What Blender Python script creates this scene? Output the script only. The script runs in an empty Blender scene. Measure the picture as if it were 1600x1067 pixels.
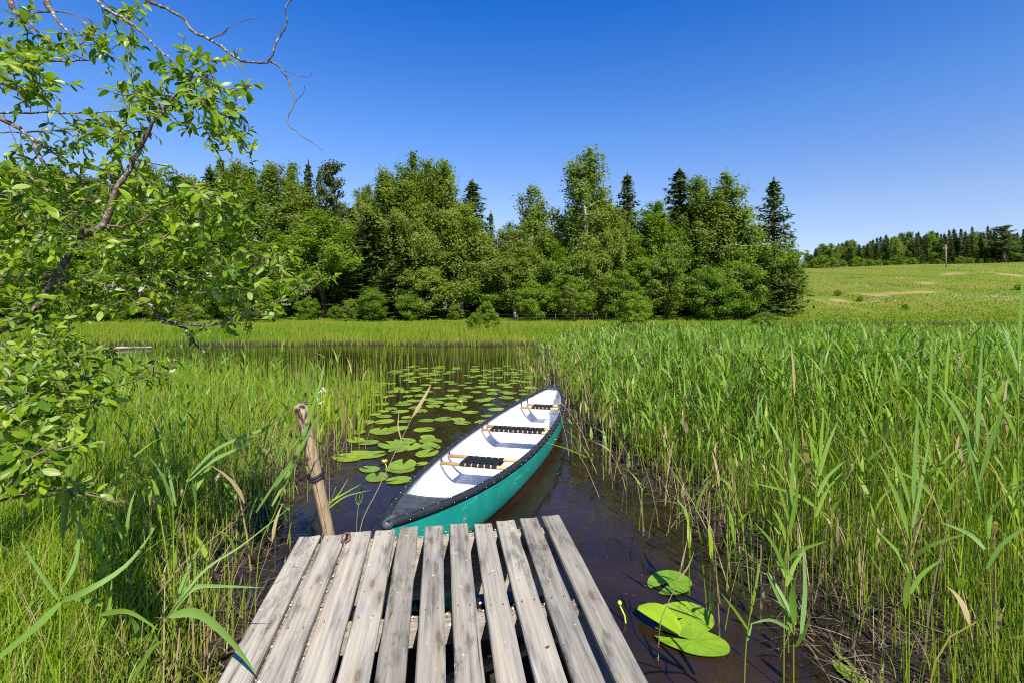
import bpy, math, random
import numpy as np
from mathutils import Vector, Matrix, noise as mnoise

rng = np.random.default_rng(11)
random.seed(11)
R = math.radians
SC = bpy.context.scene
COL = SC.collection
F, CX, HY, CZ = 755.0, 800.0, 468.0, 1.90       # focal length and horizon in photo pixels, eye height over the water


def P(px, py, Y):
    return np.array([(px - CX) / F * Y, Y, CZ - (py - HY) / F * Y])


def G(px, py, z=0.0):
    Y = (CZ - z) * F / (py - HY)
    return np.array([(px - CX) / F * Y, Y, z])


# ------------------------------------------------------------------ scene bookkeeping
def tag(o, label=None, cat=None, group=None, kind=None):
    if label: o['label'] = label
    if cat: o['category'] = cat
    if group: o['group'] = group
    if kind: o['kind'] = kind
    return o


def empty(name, loc=(0, 0, 0), label=None, cat=None, group=None):
    o = bpy.data.objects.new(name, None)
    COL.objects.link(o)
    o.location = loc
    o.empty_display_size = 0.1
    return tag(o, label, cat, group)


def link(name, me, parent=None):
    o = bpy.data.objects.new(name, me)
    COL.objects.link(o)
    if parent is not None: o.parent = parent
    return o


def copy_tree(o, parent=None):
    c = o.copy()
    COL.objects.link(c)
    if parent is not None: c.parent = parent
    for ch in list(o.children): copy_tree(ch, c)
    return c


class MB:
    """collects vertices and faces of one mesh"""
    def __init__(s): s.v, s.f, s.m = [], [], []

    def add(s, v, f, mi=0):
        n = len(s.v)
        s.v.extend([tuple(map(float, p)) for p in v])
        s.f.extend([tuple(i + n for i in q) for q in f])
        s.m.extend([mi] * len(f))
        return s

    def box(s, x0, x1, y0, y1, z0, z1, mi=0):
        v = [(x, y, z) for x in (x0, x1) for y in (y0, y1) for z in (z0, z1)]
        return s.add(v, [(0, 1, 3, 2), (4, 6, 7, 5), (0, 4, 5, 1), (2, 3, 7, 6), (0, 2, 6, 4), (1, 5, 7, 3)], mi)

    def tube(s, pts, rad, n=6, mi=0, cap=True):
        v, f = tube(pts, rad, n, cap)
        return s.add(v, f, mi)

    def build(s, name, mats, parent=None, smooth=False, bevel=0):
        me = bpy.data.meshes.new(name)
        me.from_pydata(s.v, [], s.f)
        for m in (mats if isinstance(mats, (list, tuple)) else [mats]): me.materials.append(m)
        if len(set(s.m)) > 1: me.polygons.foreach_set('material_index', s.m)
        if smooth: me.polygons.foreach_set('use_smooth', [True] * len(s.f))
        me.update()
        o = link(name, me, parent)
        if bevel:
            b = o.modifiers.new('bevel', 'BEVEL'); b.width = bevel; b.segments = 2; b.limit_method = 'ANGLE'
        return o


def tube(pts, rad, n=6, cap=True):
    pts = np.asarray(pts, float)
    k = len(pts)
    rad = np.full(k, rad) if np.isscalar(rad) else np.asarray(rad, float)
    d = np.gradient(pts, axis=0)
    d /= np.linalg.norm(d, axis=1)[:, None] + 1e-9
    ref = np.array([0, 0, 1.0]) if abs(d[0][2]) < .9 else np.array([1.0, 0, 0])
    v = []
    a = np.arange(n) / n * 2 * math.pi
    u = np.cross(d[0], ref)
    for i in range(k):
        u = u - d[i] * np.dot(u, d[i])
        u /= np.linalg.norm(u) + 1e-9
        w = np.cross(d[i], u)
        v.extend(pts[i] + rad[i] * (np.outer(np.cos(a), u) + np.outer(np.sin(a), w)))
    f = []
    for i in range(k - 1):
        for j in range(n):
            f.append((i * n + j, i * n + (j + 1) % n, (i + 1) * n + (j + 1) % n, (i + 1) * n + j))
    if cap:
        f.append(tuple(range(n))[::-1]); f.append(tuple((k - 1) * n + j for j in range(n)))
    return v, f


def big(name, V, Q, mat, tint=None, parent=None, smooth=True):
    """a large quad mesh from numpy arrays"""
    me = bpy.data.meshes.new(name)
    V = np.ascontiguousarray(V, np.float32); Q = np.ascontiguousarray(Q, np.int32)
    me.vertices.add(len(V)); me.vertices.foreach_set('co', V.ravel())
    me.loops.add(Q.size); me.loops.foreach_set('vertex_index', Q.ravel())
    me.polygons.add(len(Q))
    me.polygons.foreach_set('loop_start', np.arange(0, Q.size, 4, dtype=np.int32))
    me.polygons.foreach_set('loop_total', np.full(len(Q), 4, np.int32))
    if smooth: me.polygons.foreach_set('use_smooth', np.ones(len(Q), bool))
    if tint is not None:
        at = me.attributes.new('tint', 'FLOAT', 'POINT')
        at.data.foreach_set('value', np.ascontiguousarray(tint, np.float32))
    me.materials.append(mat)
    me.update(calc_edges=True)
    return link(name, me, parent)


def smooth(a, b, x):
    if a > b: return 1 - smooth(b, a, x)
    t = np.clip((np.asarray(x, float) - a) / (b - a), 0, 1)
    return t * t * (3 - 2 * t)


def unit(v):
    return v / (np.linalg.norm(v, axis=-1, keepdims=True) + 1e-9)


def rvec(n):
    return unit(rng.normal(size=(n, 3)))


# ------------------------------------------------------------------ materials
def nodes(name):
    m = bpy.data.materials.new(name)
    m.use_nodes = True
    nt = m.node_tree
    nt.nodes.clear()
    out = nt.nodes.new('ShaderNodeOutputMaterial')

    def N(t, **kw):
        n = nt.nodes.new('ShaderNode' + t)
        for k, v in kw.items():
            if k.startswith('i_'):
                key = k[2:].replace('_', ' ')
                n.inputs[key if key in n.inputs else k[2:]].default_value = v
            else: setattr(n, k, v)
        return n

    def L(a, b): nt.links.new(a, b)
    return m, N, L, out


def ramp(N, stops, interp='LINEAR'):
    n = N('ValToRGB')
    e = n.color_ramp.elements
    n.color_ramp.interpolation = interp
    while len(e) < len(stops): e.new(0.5)
    for i, (p, c) in enumerate(stops):
        e[i].position = p
        e[i].color = (*c, 1) if len(c) == 3 else c
    return n


def simple(name, col, rough=.6, var=.25, scale=8, metal=0, bump=.0, spec=.4):
    m, N, L, out = nodes(name)
    b = N('BsdfPrincipled', i_Roughness=rough, i_Metallic=metal)
    b.inputs['Specular IOR Level'].default_value = spec
    tc = N('TexCoord'); nz = N('TexNoise', i_Scale=scale, i_Detail=6, i_Roughness=.6)
    L(tc.outputs['Object'], nz.inputs['Vector'])
    r = ramp(N, [(.3, tuple(c * (1 - var) for c in col)), (.7, tuple(min(1, c * (1 + var)) for c in col))])
    L(nz.outputs['Fac'], r.inputs[0]); L(r.outputs[0], b.inputs['Base Color'])
    if bump:
        bp = N('Bump', i_Strength=bump, i_Distance=.01)
        L(nz.outputs['Fac'], bp.inputs['Height']); L(bp.outputs[0], b.inputs['Normal'])
    L(b.outputs[0], out.inputs[0])
    return m


def leafy(name, stops, trans=.35, rough=.5, spec=.25, objvar=.0, tcol=(1.5, 1.6, .6)):
    """thin leaf: reflects and lets light through; stops are driven by the tint attribute"""
    m, N, L, out = nodes(name)
    at = N('Attribute', attribute_name='tint')
    r = ramp(N, stops)
    fac = at.outputs['Fac']
    if objvar:
        oi = N('ObjectInfo'); ma = N('MapRange', i_From_Min=0, i_From_Max=1, i_To_Min=-objvar, i_To_Max=objvar)
        L(oi.outputs['Random'], ma.inputs['Value'])
        ad = N('Math', operation='ADD'); L(fac, ad.inputs[0]); L(ma.outputs[0], ad.inputs[1]); fac = ad.outputs[0]
    L(fac, r.inputs[0])
    b = N('BsdfPrincipled', i_Roughness=rough)
    b.inputs['Specular IOR Level'].default_value = spec
    L(r.outputs[0], b.inputs['Base Color'])
    mx = N('Mix', data_type='RGBA', blend_type='MULTIPLY')
    mx.inputs[0].default_value = 1
    L(r.outputs[0], mx.inputs[6]); mx.inputs[7].default_value = (*tcol, 1)
    t = N('BsdfTranslucent'); L(mx.outputs[2], t.inputs['Color'])
    ms = N('MixShader'); ms.inputs[0].default_value = trans
    L(b.outputs[0], ms.inputs[1]); L(t.outputs[0], ms.inputs[2]); L(ms.outputs[0], out.inputs[0])
    return m


def wood_mat():
    m, N, L, out = nodes('weathered_wood')
    tc = N('TexCoord'); oi = N('ObjectInfo')
    off = N('VectorMath', operation='SCALE'); off.inputs[0].default_value = (31, 57, 13)
    L(oi.outputs['Random'], off.inputs['Scale'])
    ad = N('VectorMath', operation='ADD'); L(tc.outputs['Object'], ad.inputs[0]); L(off.outputs[0], ad.inputs[1])
    def mapped(s):
        mp = N('Mapping'); mp.inputs['Scale'].default_value = s; L(ad.outputs[0], mp.inputs['Vector']); return mp.outputs[0]
    vo = N('TexVoronoi', i_Scale=1.0); vo.voronoi_dimensions = '2D'; L(mapped((7.5, 2.1, 1)), vo.inputs['Vector'])
    keep = N('Math', operation='GREATER_THAN'); keep.inputs[1].default_value = .35
    sep = N('SeparateColor'); L(vo.outputs['Color'], sep.inputs[0]); L(sep.outputs[0], keep.inputs[0])
    kn = ramp(N, [(0.0, (.6, .6, .6)), (.05, (.9, .9, .9)), (.085, (.45, .45, .45)), (.13, (.22, .22, .22)), (.30, (0, 0, 0))]); L(vo.outputs['Distance'], kn.inputs[0])
    kk = N('Math', operation='MULTIPLY'); L(kn.outputs[0], kk.inputs[0]); L(keep.outputs[0], kk.inputs[1])
    n1 = N('TexNoise', i_Scale=1, i_Detail=8, i_Roughness=.62, i_Distortion=.5); L(mapped((48, 1.5, 48)), n1.inputs['Vector'])
    n2 = N('TexNoise', i_Scale=1, i_Detail=7, i_Roughness=.68); L(mapped((13, 1.6, 13)), n2.inputs['Vector'])
    w = N('TexWave', i_Scale=1, i_Distortion=5, i_Detail=3); w.inputs['Detail Scale'].default_value = .8
    mw = N('Math', operation='MULTIPLY_ADD'); mw.inputs[1].default_value = 1.3
    sx = N('SeparateXYZ'); L(mapped((16, .35, 16)), sx.inputs[0]); L(kk.outputs[0], mw.inputs[0]); L(sx.outputs[0], mw.inputs[2])
    cx = N('CombineXYZ'); L(mw.outputs[0], cx.inputs[0]); L(sx.outputs[1], cx.inputs[1]); L(sx.outputs[2], cx.inputs[2])
    L(cx.outputs[0], w.inputs['Vector'])
    g = ramp(N, [(.28, (.085, .073, .056)), (.37, (.295, .262, .212)), (.6, (.41, .37, .30)), (.8, (.50, .46, .385))]); L(n1.outputs['Fac'], g.inputs[0])
    g2 = ramp(N, [(0, (.72, .70, .68)), (.5, (1, .97, .92)), (1, (.8, .8, .82))]); L(w.outputs['Fac'], g2.inputs[0])
    m1 = N('Mix', data_type='RGBA', blend_type='MULTIPLY'); m1.inputs[0].default_value = .6; L(g.outputs[0], m1.inputs[6]); L(g2.outputs[0], m1.inputs[7])
    st = ramp(N, [(.33, (.30, .31, .33)), (.43, (.72, .72, .73)), (.50, (1, 1, 1)), (.62, (1.05, 1.0, .90)), (.72, (1.0, .90, .74))]); L(n2.outputs['Fac'], st.inputs[0])
    m2 = N('Mix', data_type='RGBA', blend_type='MULTIPLY'); m2.inputs[0].default_value = .8; L(m1.outputs[2], m2.inputs[6]); L(st.outputs[0], m2.inputs[7])
    m3 = N('Mix', data_type='RGBA'); L(kk.outputs[0], m3.inputs[0]); L(m2.outputs[2], m3.inputs[6]); m3.inputs[7].default_value = (.12, .085, .055, 1)
    hv = N('HueSaturation'); vr = N('MapRange', i_To_Min=.74, i_To_Max=1.12); L(oi.outputs['Random'], vr.inputs['Value']); L(vr.outputs[0], hv.inputs['Value'])
    L(m3.outputs[2], hv.inputs['Color'])
    n5 = N('TexNoise', i_Scale=1, i_Detail=8, i_Roughness=.75); L(mapped((22, 5.5, 22)), n5.inputs['Vector'])
    n6 = N('TexNoise', i_Scale=1, i_Detail=2); L(mapped((5, 1.3, 5)), n6.inputs['Vector'])
    sm = N('Math', operation='MULTIPLY_ADD'); L(n6.outputs['Fac'], sm.inputs[0]); sm.inputs[1].default_value = .6; L(n5.outputs['Fac'], sm.inputs[2])
    mil = ramp(N, [(.86, (1, 1, 1)), (.97, (.52, .53, .54))]); L(sm.outputs[0], mil.inputs[0])
    mm = N('Mix', data_type='RGBA', blend_type='MULTIPLY'); mm.inputs[0].default_value = 1; L(hv.outputs[0], mm.inputs[6]); L(mil.outputs[0], mm.inputs[7])
    # pale lichen and droppings
    n3 = N('TexNoise', i_Scale=26, i_Detail=3); L(ad.outputs[0], n3.inputs['Vector'])
    s3 = ramp(N, [(.70, (0, 0, 0)), (.75, (.7, .7, .7))]); L(n3.outputs['Fac'], s3.inputs[0])
    m4 = N('Mix', data_type='RGBA'); L(s3.outputs[0], m4.inputs[0]); L(mm.outputs[2], m4.inputs[6]); m4.inputs[7].default_value = (.62, .60, .55, 1)
    b = N('BsdfPrincipled', i_Roughness=.85); b.inputs['Specular IOR Level'].default_value = .2
    L(m4.outputs[2], b.inputs['Base Color'])
    bp = N('Bump', i_Strength=.5, i_Distance=.004); L(n1.outputs['Fac'], bp.inputs['Height']); L(bp.outputs[0], b.inputs['Normal'])
    L(b.outputs[0], out.inputs[0])
    return m


def water_mat():
    m, N, L, out = nodes('tea_brown_water')
    tc = N('TexCoord')
    mp = N('Mapping'); mp.inputs['Scale'].default_value = (1, .7, 1); L(tc.outputs['Object'], mp.inputs['Vector'])
    n1 = N('TexNoise', i_Scale=5, i_Detail=3, i_Roughness=.5, i_Distortion=.6); L(mp.outputs[0], n1.inputs['Vector'])
    bp = N('Bump', i_Strength=.16, i_Distance=.05); L(n1.outputs['Fac'], bp.inputs['Height'])
    fr = N('Fresnel', i_IOR=1.42); L(bp.outputs[0], fr.inputs['Normal'])
    gl = N('BsdfGlossy', i_Roughness=.015); L(bp.outputs[0], gl.inputs['Normal'])
    tr = N('BsdfTransparent'); tr.inputs[0].default_value = (.36, .22, .14, 1)
    n2 = N('TexNoise', i_Scale=1.3, i_Detail=5); L(tc.outputs['Object'], n2.inputs['Vector'])
    r = ramp(N, [(.35, (.024, .014, .008)), (.7, (.052, .030, .017))]); L(n2.outputs['Fac'], r.inputs[0])
    df = N('BsdfDiffuse'); L(r.outputs[0], df.inputs[0])
    mu = N('MixShader'); mu.inputs[0].default_value = .55; L(tr.outputs[0], mu.inputs[1]); L(df.outputs[0], mu.inputs[2])
    ms = N('MixShader'); L(fr.outputs[0], ms.inputs[0]); L(mu.outputs[0], ms.inputs[1]); L(gl.outputs[0], ms.inputs[2])
    L(ms.outputs[0], out.inputs[0])
    return m


def ground_mat():
    m, N, L, out = nodes('ground_soil_and_turf')
    geo = N('NewGeometry'); at = N('Attribute', attribute_name='turf'); sa = N('Attribute', attribute_name='sand')
    n1 = N('TexNoise', i_Scale=14, i_Detail=8, i_Roughness=.7); L(geo.outputs['Position'], n1.inputs['Vector'])
    mud = ramp(N, [(.3, (.012, .008, .006)), (.55, (.036, .025, .017)), (.75, (.075, .055, .036))]); L(n1.outputs['Fac'], mud.inputs[0])
    mp = N('Mapping'); mp.inputs['Scale'].default_value = (.10, .22, .2); L(geo.outputs['Position'], mp.inputs['Vector'])
    n2 = N('TexNoise', i_Scale=1, i_Detail=9, i_Roughness=.68); L(mp.outputs[0], n2.inputs['Vector'])
    turf = ramp(N, [(.28, (.06, .12, .008)), (.42, (.13, .17, .010)), (.52, (.15, .175, .014)), (.60, (.19, .16, .03)), (.72, (.11, .16, .010))]); L(n2.outputs['Fac'], turf.inputs[0])
    n4 = N('TexNoise', i_Scale=2.2, i_Detail=6, i_Roughness=.75); L(geo.outputs['Position'], n4.inputs['Vector'])
    tv = ramp(N, [(.3, (.62, .68, .6)), (.7, (1.15, 1.12, 1.05))]); L(n4.outputs['Fac'], tv.inputs[0])
    tm = N('Mix', data_type='RGBA', blend_type='MULTIPLY'); tm.inputs[0].default_value = 1; L(turf.outputs[0], tm.inputs[6]); L(tv.outputs[0], tm.inputs[7])
    mx = N('Mix', data_type='RGBA'); L(at.outputs['Fac'], mx.inputs[0]); L(mud.outputs[0], mx.inputs[6]); L(tm.outputs[2], mx.inputs[7])
    sm = N('Math', operation='MULTIPLY_ADD'); L(n4.outputs['Fac'], sm.inputs[0]); sm.inputs[1].default_value = .9
    L(sa.outputs['Fac'], sm.inputs[2])
    sr = ramp(N, [(.80, (0, 0, 0)), (1.0, (.85, .85, .85))]); L(sm.outputs[0], sr.inputs[0])
    ms = N('Mix', data_type='RGBA'); L(sr.outputs[0], ms.inputs[0]); L(mx.outputs[2], ms.inputs[6]); ms.inputs[7].default_value = (.30, .20, .085, 1)
    b = N('BsdfPrincipled', i_Roughness=.85); b.inputs['Specular IOR Level'].default_value = .15
    L(ms.outputs[2], b.inputs['Base Color'])
    bp = N('Bump', i_Strength=.8, i_Distance=.03); L(n1.outputs['Fac'], bp.inputs['Height']); L(bp.outputs[0], b.inputs['Normal'])
    L(b.outputs[0], out.inputs[0])
    return m


def bark_mat(name, stops, scale=(9, 9, 3), bump=.6):
    m, N, L, out = nodes(name)
    tc = N('TexCoord'); mp = N('Mapping'); mp.inputs['Scale'].default_value = scale; L(tc.outputs['Object'], mp.inputs['Vector'])
    n = N('TexNoise', i_Scale=1, i_Detail=7, i_Roughness=.7); L(mp.outputs[0], n.inputs['Vector'])
    r = ramp(N, stops); L(n.outputs['Fac'], r.inputs[0])
    b = N('BsdfPrincipled', i_Roughness=.9); b.inputs['Specular IOR Level'].default_value = .15
    L(r.outputs[0], b.inputs['Base Color'])
    bp = N('Bump', i_Strength=bump, i_Distance=.01); L(n.outputs['Fac'], bp.inputs['Height']); L(bp.outputs[0], b.inputs['Normal'])
    L(b.outputs[0], out.inputs[0])
    return m


def hull_mat():
    m, N, L, out = nodes('green_hull')
    tc = N('TexCoord')
    n1 = N('TexNoise', i_Scale=5, i_Detail=6); L(tc.outputs['Object'], n1.inputs['Vector'])
    r1 = ramp(N, [(.3, (.004, .165, .135)), (.7, (.010, .225, .180))]); L(n1.outputs['Fac'], r1.inputs[0])
    # scuffs along the side
    mp = N('Mapping'); mp.inputs['Scale'].default_value = (30, 2.2, 46); mp.inputs['Rotation'].default_value = (.25, 0, 0); L(tc.outputs['Object'], mp.inputs['Vector'])
    n2 = N('TexNoise', i_Scale=1, i_Detail=4, i_Distortion=.8); L(mp.outputs[0], n2.inputs['Vector'])
    r2 = ramp(N, [(.64, (0, 0, 0)), (.70, (.4, .4, .4))]); L(n2.outputs['Fac'], r2.inputs[0])
    m1 = N('Mix', data_type='RGBA'); L(r2.outputs[0], m1.inputs[0]); L(r1.outputs[0], m1.inputs[6]); m1.inputs[7].default_value = (.14, .38, .33, 1)
    # brown pond stain above the waterline
    sx = N('SeparateXYZ'); L(tc.outputs['Object'], sx.inputs[0])
    n3 = N('TexNoise', i_Scale=9, i_Detail=5); L(tc.outputs['Object'], n3.inputs['Vector'])
    ad = N('Math', operation='MULTIPLY_ADD'); L(n3.outputs['Fac'], ad.inputs[0]); ad.inputs[1].default_value = -.09; L(sx.outputs[2], ad.inputs[2])
    r3 = ramp(N, [(0, (.75, .75, .75)), (.035, (0, 0, 0))]); L(ad.outputs[0], r3.inputs[0])
    m2 = N('Mix', data_type='RGBA'); L(r3.outputs[0], m2.inputs[0]); L(m1.outputs[2], m2.inputs[6]); m2.inputs[7].default_value = (.03, .06, .035, 1)
    b = N('BsdfPrincipled', i_Roughness=.35); L(m2.outputs[2], b.inputs['Base Color'])
    rr = ramp(N, [(.3, (.28, .28, .28)), (.7, (.5, .5, .5))]); L(n2.outputs['Fac'], rr.inputs[0]); L(rr.outputs[0], b.inputs['Roughness'])
    L(b.outputs[0], out.inputs[0]); return m


def liner_mat():
    m, N, L, out = nodes('white_liner')
    tc = N('TexCoord')
    n1 = N('TexNoise', i_Scale=7, i_Detail=8, i_Roughness=.7); L(tc.outputs['Object'], n1.inputs['Vector'])
    r1 = ramp(N, [(.30, (.42, .38, .32)), (.42, (.62, .61, .59)), (.58, (.72, .73, .74))]); L(n1.outputs['Fac'], r1.inputs[0])
    b = N('BsdfPrincipled', i_Roughness=.5); L(r1.outputs[0], b.inputs['Base Color']); L(b.outputs[0], out.inputs[0]); return m


def pad_mat(name, c0, c1):
    m, N, L, out = nodes(name)
    tc = N('TexCoord'); oi = N('ObjectInfo')
    sx = N('SeparateXYZ'); L(tc.outputs['Object'], sx.inputs[0])
    an = N('Math', operation='ARCTAN2'); L(sx.outputs[1], an.inputs[0]); L(sx.outputs[0], an.inputs[1])
    ln = N('VectorMath', operation='LENGTH'); L(tc.outputs['Object'], ln.inputs[0])
    mu = N('Math', operation='MULTIPLY'); L(an.outputs[0], mu.inputs[0]); mu.inputs[1].default_value = 11
    si = N('Math', operation='SINE'); L(mu.outputs[0], si.inputs[0])
    vein = ramp(N, [(.0, (1, 1, 1)), (.93, (1, 1, 1)), (1, (1.12, 1.10, 1.15))]); L(si.outputs[0], vein.inputs[0])
    of = N('VectorMath', operation='SCALE'); of.inputs[0].default_value = (37, 23, 11); L(oi.outputs['Random'], of.inputs['Scale'])
    ad = N('VectorMath', operation='ADD'); L(tc.outputs['Object'], ad.inputs[0]); L(of.outputs[0], ad.inputs[1])
    n1 = N('TexNoise', i_Scale=1.6, i_Detail=5); L(ad.outputs[0], n1.inputs['Vector'])
    n2 = N('TexNoise', i_Scale=6, i_Detail=3); L(ad.outputs[0], n2.inputs['Vector'])
    ba = N('Math', operation='MULTIPLY_ADD'); L(oi.outputs['Random'], ba.inputs[0]); ba.inputs[1].default_value = .7; L(n1.outputs['Fac'], ba.inputs[2])
    c = ramp(N, [(.3, c0), (1.0, c1)]); L(ba.outputs[0], c.inputs[0])
    m1 = N('Mix', data_type='RGBA', blend_type='MULTIPLY'); m1.inputs[0].default_value = 1; L(c.outputs[0], m1.inputs[6]); L(vein.outputs[0], m1.inputs[7])
    sp = ramp(N, [(.66, (0, 0, 0)), (.70, (.8, .8, .8))]); L(n2.outputs['Fac'], sp.inputs[0])
    m2 = N('Mix', data_type='RGBA'); L(sp.outputs[0], m2.inputs[0]); L(m1.outputs[2], m2.inputs[6]); m2.inputs[7].default_value = (.13, .12, .03, 1)
    b = N('BsdfPrincipled', i_Roughness=.34); b.inputs['Specular IOR Level'].default_value = .45; L(m2.outputs[2], b.inputs['Base Color'])
    t = N('BsdfTranslucent'); L(m2.outputs[2], t.inputs['Color'])
    ms = N('MixShader'); ms.inputs[0].default_value = .12; L(b.outputs[0], ms.inputs[1]); L(t.outputs[0], ms.inputs[2]); L(ms.outputs[0], out.inputs[0])
    bp = N('Bump', i_Strength=.12, i_Distance=.01); L(si.outputs[0], bp.inputs['Height']); L(bp.outputs[0], b.inputs['Normal'])
    return m


M = {}
M['wood'] = wood_mat()
M['water'] = water_mat()
M['ground'] = ground_mat()
M['post'] = bark_mat('peeled_post_wood', [(.3, (.09, .06, .035)), (.42, (.24, .17, .095)), (.58, (.36, .27, .165)), (.75, (.42, .34, .24))], (50, 50, 4), .6)
M['green_hull'] = hull_mat()
M['white_hull'] = liner_mat()
M['vinyl'] = simple('black_vinyl', (.018, .02, .025), .55, .3, 14, bump=.15, spec=.35)
M['deck_plate'] = simple('black_plate', (.05, .055, .06), .5, .5, 9, bump=.2)
M['webbing'] = simple('black_webbing', (.008, .009, .012), .7, .3, 60)
M['seat_wood'] = bark_mat('ash_rail', [(.3, (.38, .23, .09)), (.6, (.55, .36, .16)), (.8, (.62, .43, .22))], (14, 14, 14), .1)
M['rivet'] = simple('steel_rivet', (.7, .7, .7), .3, .05, 10, metal=1)
M['rust'] = simple('rusty_iron', (.16, .06, .03), .85, .5, 60, bump=.4)
M['strap'] = simple('black_strap', (.012, .013, .016), .55, .3, 30)
M['dead_bark'] = bark_mat('lichen_bark', [(.34, (.045, .033, .025)), (.48, (.12, .088, .066)), (.56, (.21, .165, .125)), (.62, (.46, .45, .41)), (.8, (.58, .58, .53))], (38, 38, 38))
M['twig'] = bark_mat('twig_bark', [(.3, (.06, .04, .025)), (.6, (.19, .14, .09)), (.8, (.34, .29, .21))], (30, 30, 30))
M['birch_bark'] = bark_mat('birch_bark', [(.36, (.06, .05, .045)), (.46, (.42, .40, .37)), (.8, (.62, .60, .57))], (3, 3, 7))
M['grey_bark'] = bark_mat('grey_bark', [(.3, (.035, .028, .022)), (.7, (.14, .115, .095))])
M['pine_bark'] = bark_mat('pine_bark', [(.3, (.05, .035, .025)), (.7, (.16, .10, .06))])
M['weathered'] = bark_mat('grey_pole_wood', [(.3, (.15, .13, .11)), (.7, (.38, .34, .29))], (8, 8, 2))
M['willow_leaf'] = leafy('willow_leaf', [(0, (.025, .07, .005)), (.3, (.08, .16, .007)), (.6, (.16, .26, .009)), (.85, (.27, .36, .012)), (1, (.34, .40, .18))], .48, .38, .35)
M['birch_leaf'] = leafy('birch_leaf', [(0, (.10, .145, .018)), (.5, (.165, .22, .026)), (1, (.23, .285, .038))], .47, .5, .25, .18)
M['broad_leaf'] = leafy('broad_leaf', [(0, (.08, .145, .011)), (.5, (.14, .225, .013)), (1, (.21, .29, .019))], .47, .5, .25, .18)
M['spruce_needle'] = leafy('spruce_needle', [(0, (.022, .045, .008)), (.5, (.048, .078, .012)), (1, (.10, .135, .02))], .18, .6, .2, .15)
M['pine_needle'] = leafy('pine_needle', [(0, (.045, .07, .022)), (.5, (.08, .105, .032)), (1, (.12, .14, .045))], .2, .6, .2, .1)
GRASS_STOPS = [(0, (.28, .20, .09)), (.14, (.32, .24, .11)), (.16, (.26, .31, .028)), (.45, (.195, .295, .012)), (.8, (.14, .24, .010)), (1, (.09, .18, .014))]
M['grass'] = leafy('sedge_blade', GRASS_STOPS, .35, .45, .3)
REED_STOPS = [(0, (.38, .28, .14)), (.12, (.40, .30, .15)), (.14, (.26, .32, .026)), (.45, (.185, .29, .024)), (.8, (.14, .25, .034)), (1, (.17, .28, .075))]
M['reed'] = leafy('reed_blade', REED_STOPS, .38, .5, .25)
M['meadow'] = leafy('meadow_blade', [(0, (.23, .22, .03)), (.25, (.21, .25, .020)), (.6, (.15, .235, .014)), (1, (.10, .19, .016))], .38, .6, .12)
M['straw'] = leafy('straw_litter', [(0, (.05, .035, .022)), (.6, (.14, .10, .06)), (.9, (.25, .19, .11)), (1, (.42, .34, .2))], .1, .7, .2, tcol=(1, 1, 1))
M['pad'] = pad_mat('lily_pad', (.10, .19, .018), (.23, .32, .018))
M['pad_bright'] = pad_mat('lily_pad_bright', (.10, .22, .012), (.22, .34, .012))
M['yellow'] = simple('yellow_petal', (.75, .55, .02), .5, .1, 20)
M['bud'] = simple('green_bud', (.35, .42, .04), .5, .15, 20)
M['white_flower'] = leafy('white_petal', [(0, (.6, .62, .5)), (1, (.8, .82, .78))], .3, .7, .2, tcol=(1, 1, 1))
M['litter'] = leafy('leaf_litter', [(0, (.10, .06, .03)), (.35, (.30, .16, .06)), (.6, (.45, .34, .18)), (1, (.56, .52, .42))], .05, .8, .2, tcol=(1, 1, 1))

# ------------------------------------------------------------------ terrain and water
LB = np.array([(-6, -1.15), (1.5, -1.28), (2.4, -1.42), (3.0, -1.62), (3.5, -1.82), (4.3, -2.05), (5.7, -2.1), (7.5, -2.6), (9, -3.5), (11, -6), (13, -10), (14.5, -16), (16, -60), (22, -70)])
RB = np.array([(-6, 2.1), (2.4, 1.68), (3.66, 1.66), (4.45, 1.46), (6.2, 1.05), (8.3, .86), (11, .75), (15.6, .80), (22, 1.1)])


def water_d(x, y):
    """positive inside the pond, roughly in metres"""
    xl = np.interp(y, LB[:, 0], LB[:, 1]); xr = np.interp(y, RB[:, 0], RB[:, 1])
    wig = .10 * np.sin(3.1 * y + .8) + .06 * np.sin(7.3 * y)
    d = np.minimum(np.minimum(x - xl - wig, xr - x + wig * .8), (20.0 + .3 * np.sin(x * .7) + .12 * np.sin(2.3 * x)) - y)
    arm = np.minimum(np.minimum(y - 31, 36.5 - y) * .6, (x - 21) * .3)
    return np.maximum(d, arm)


def ground_z(x, y):
    x = np.asarray(x, float); y = np.asarray(y, float)
    d = water_d(x, y)
    z = np.where(d > 0, -.5 * smooth(0, 1.3, d), .10 * smooth(0, .35, -d) + .12 * smooth(.3, 2.5, -d))
    z = z + np.where(d < 0, 1, .25) * .025 * (np.sin(5.1 * x + 1.3 * y) * np.sin(4.3 * y - 2 * x) + .6 * np.sin(13 * x) * np.sin(11 * y + x))
    z = np.maximum(z, -.5 + .57 * smooth(0, .28, .62 - np.abs(x + .40 + .115 * (y - 3))) * smooth(3.0, 2.6, y)) if True else z
    side = .25 + .75 * smooth(6, 34, x)
    hill = 7.7 * side * smooth(34, 112, y) + 1.0 * side * smooth(0, 1, (y - 36) / 20)
    hill = hill + smooth(45, 70, y) * .35 * (np.sin(x * .13) * np.sin(y * .11 + 1) + .5 * np.sin(x * .31 + y * .2))
    hill = hill + (y > 60) * .025 * np.clip(x - 70, -30, 60) * smooth(60, 110, y)
    return z + hill


def pts_at(px, py):
    """ground point seen at a photo pixel (march along the ray)"""
    dx, dz = (px - CX) / F, -(py - HY) / F
    for Y in np.linspace(25, 170, 1500):
        if CZ + dz * Y < ground_z(dx * Y, Y): break
    return np.array([dx * Y, Y, float(ground_z(dx * Y, Y))])


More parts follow.
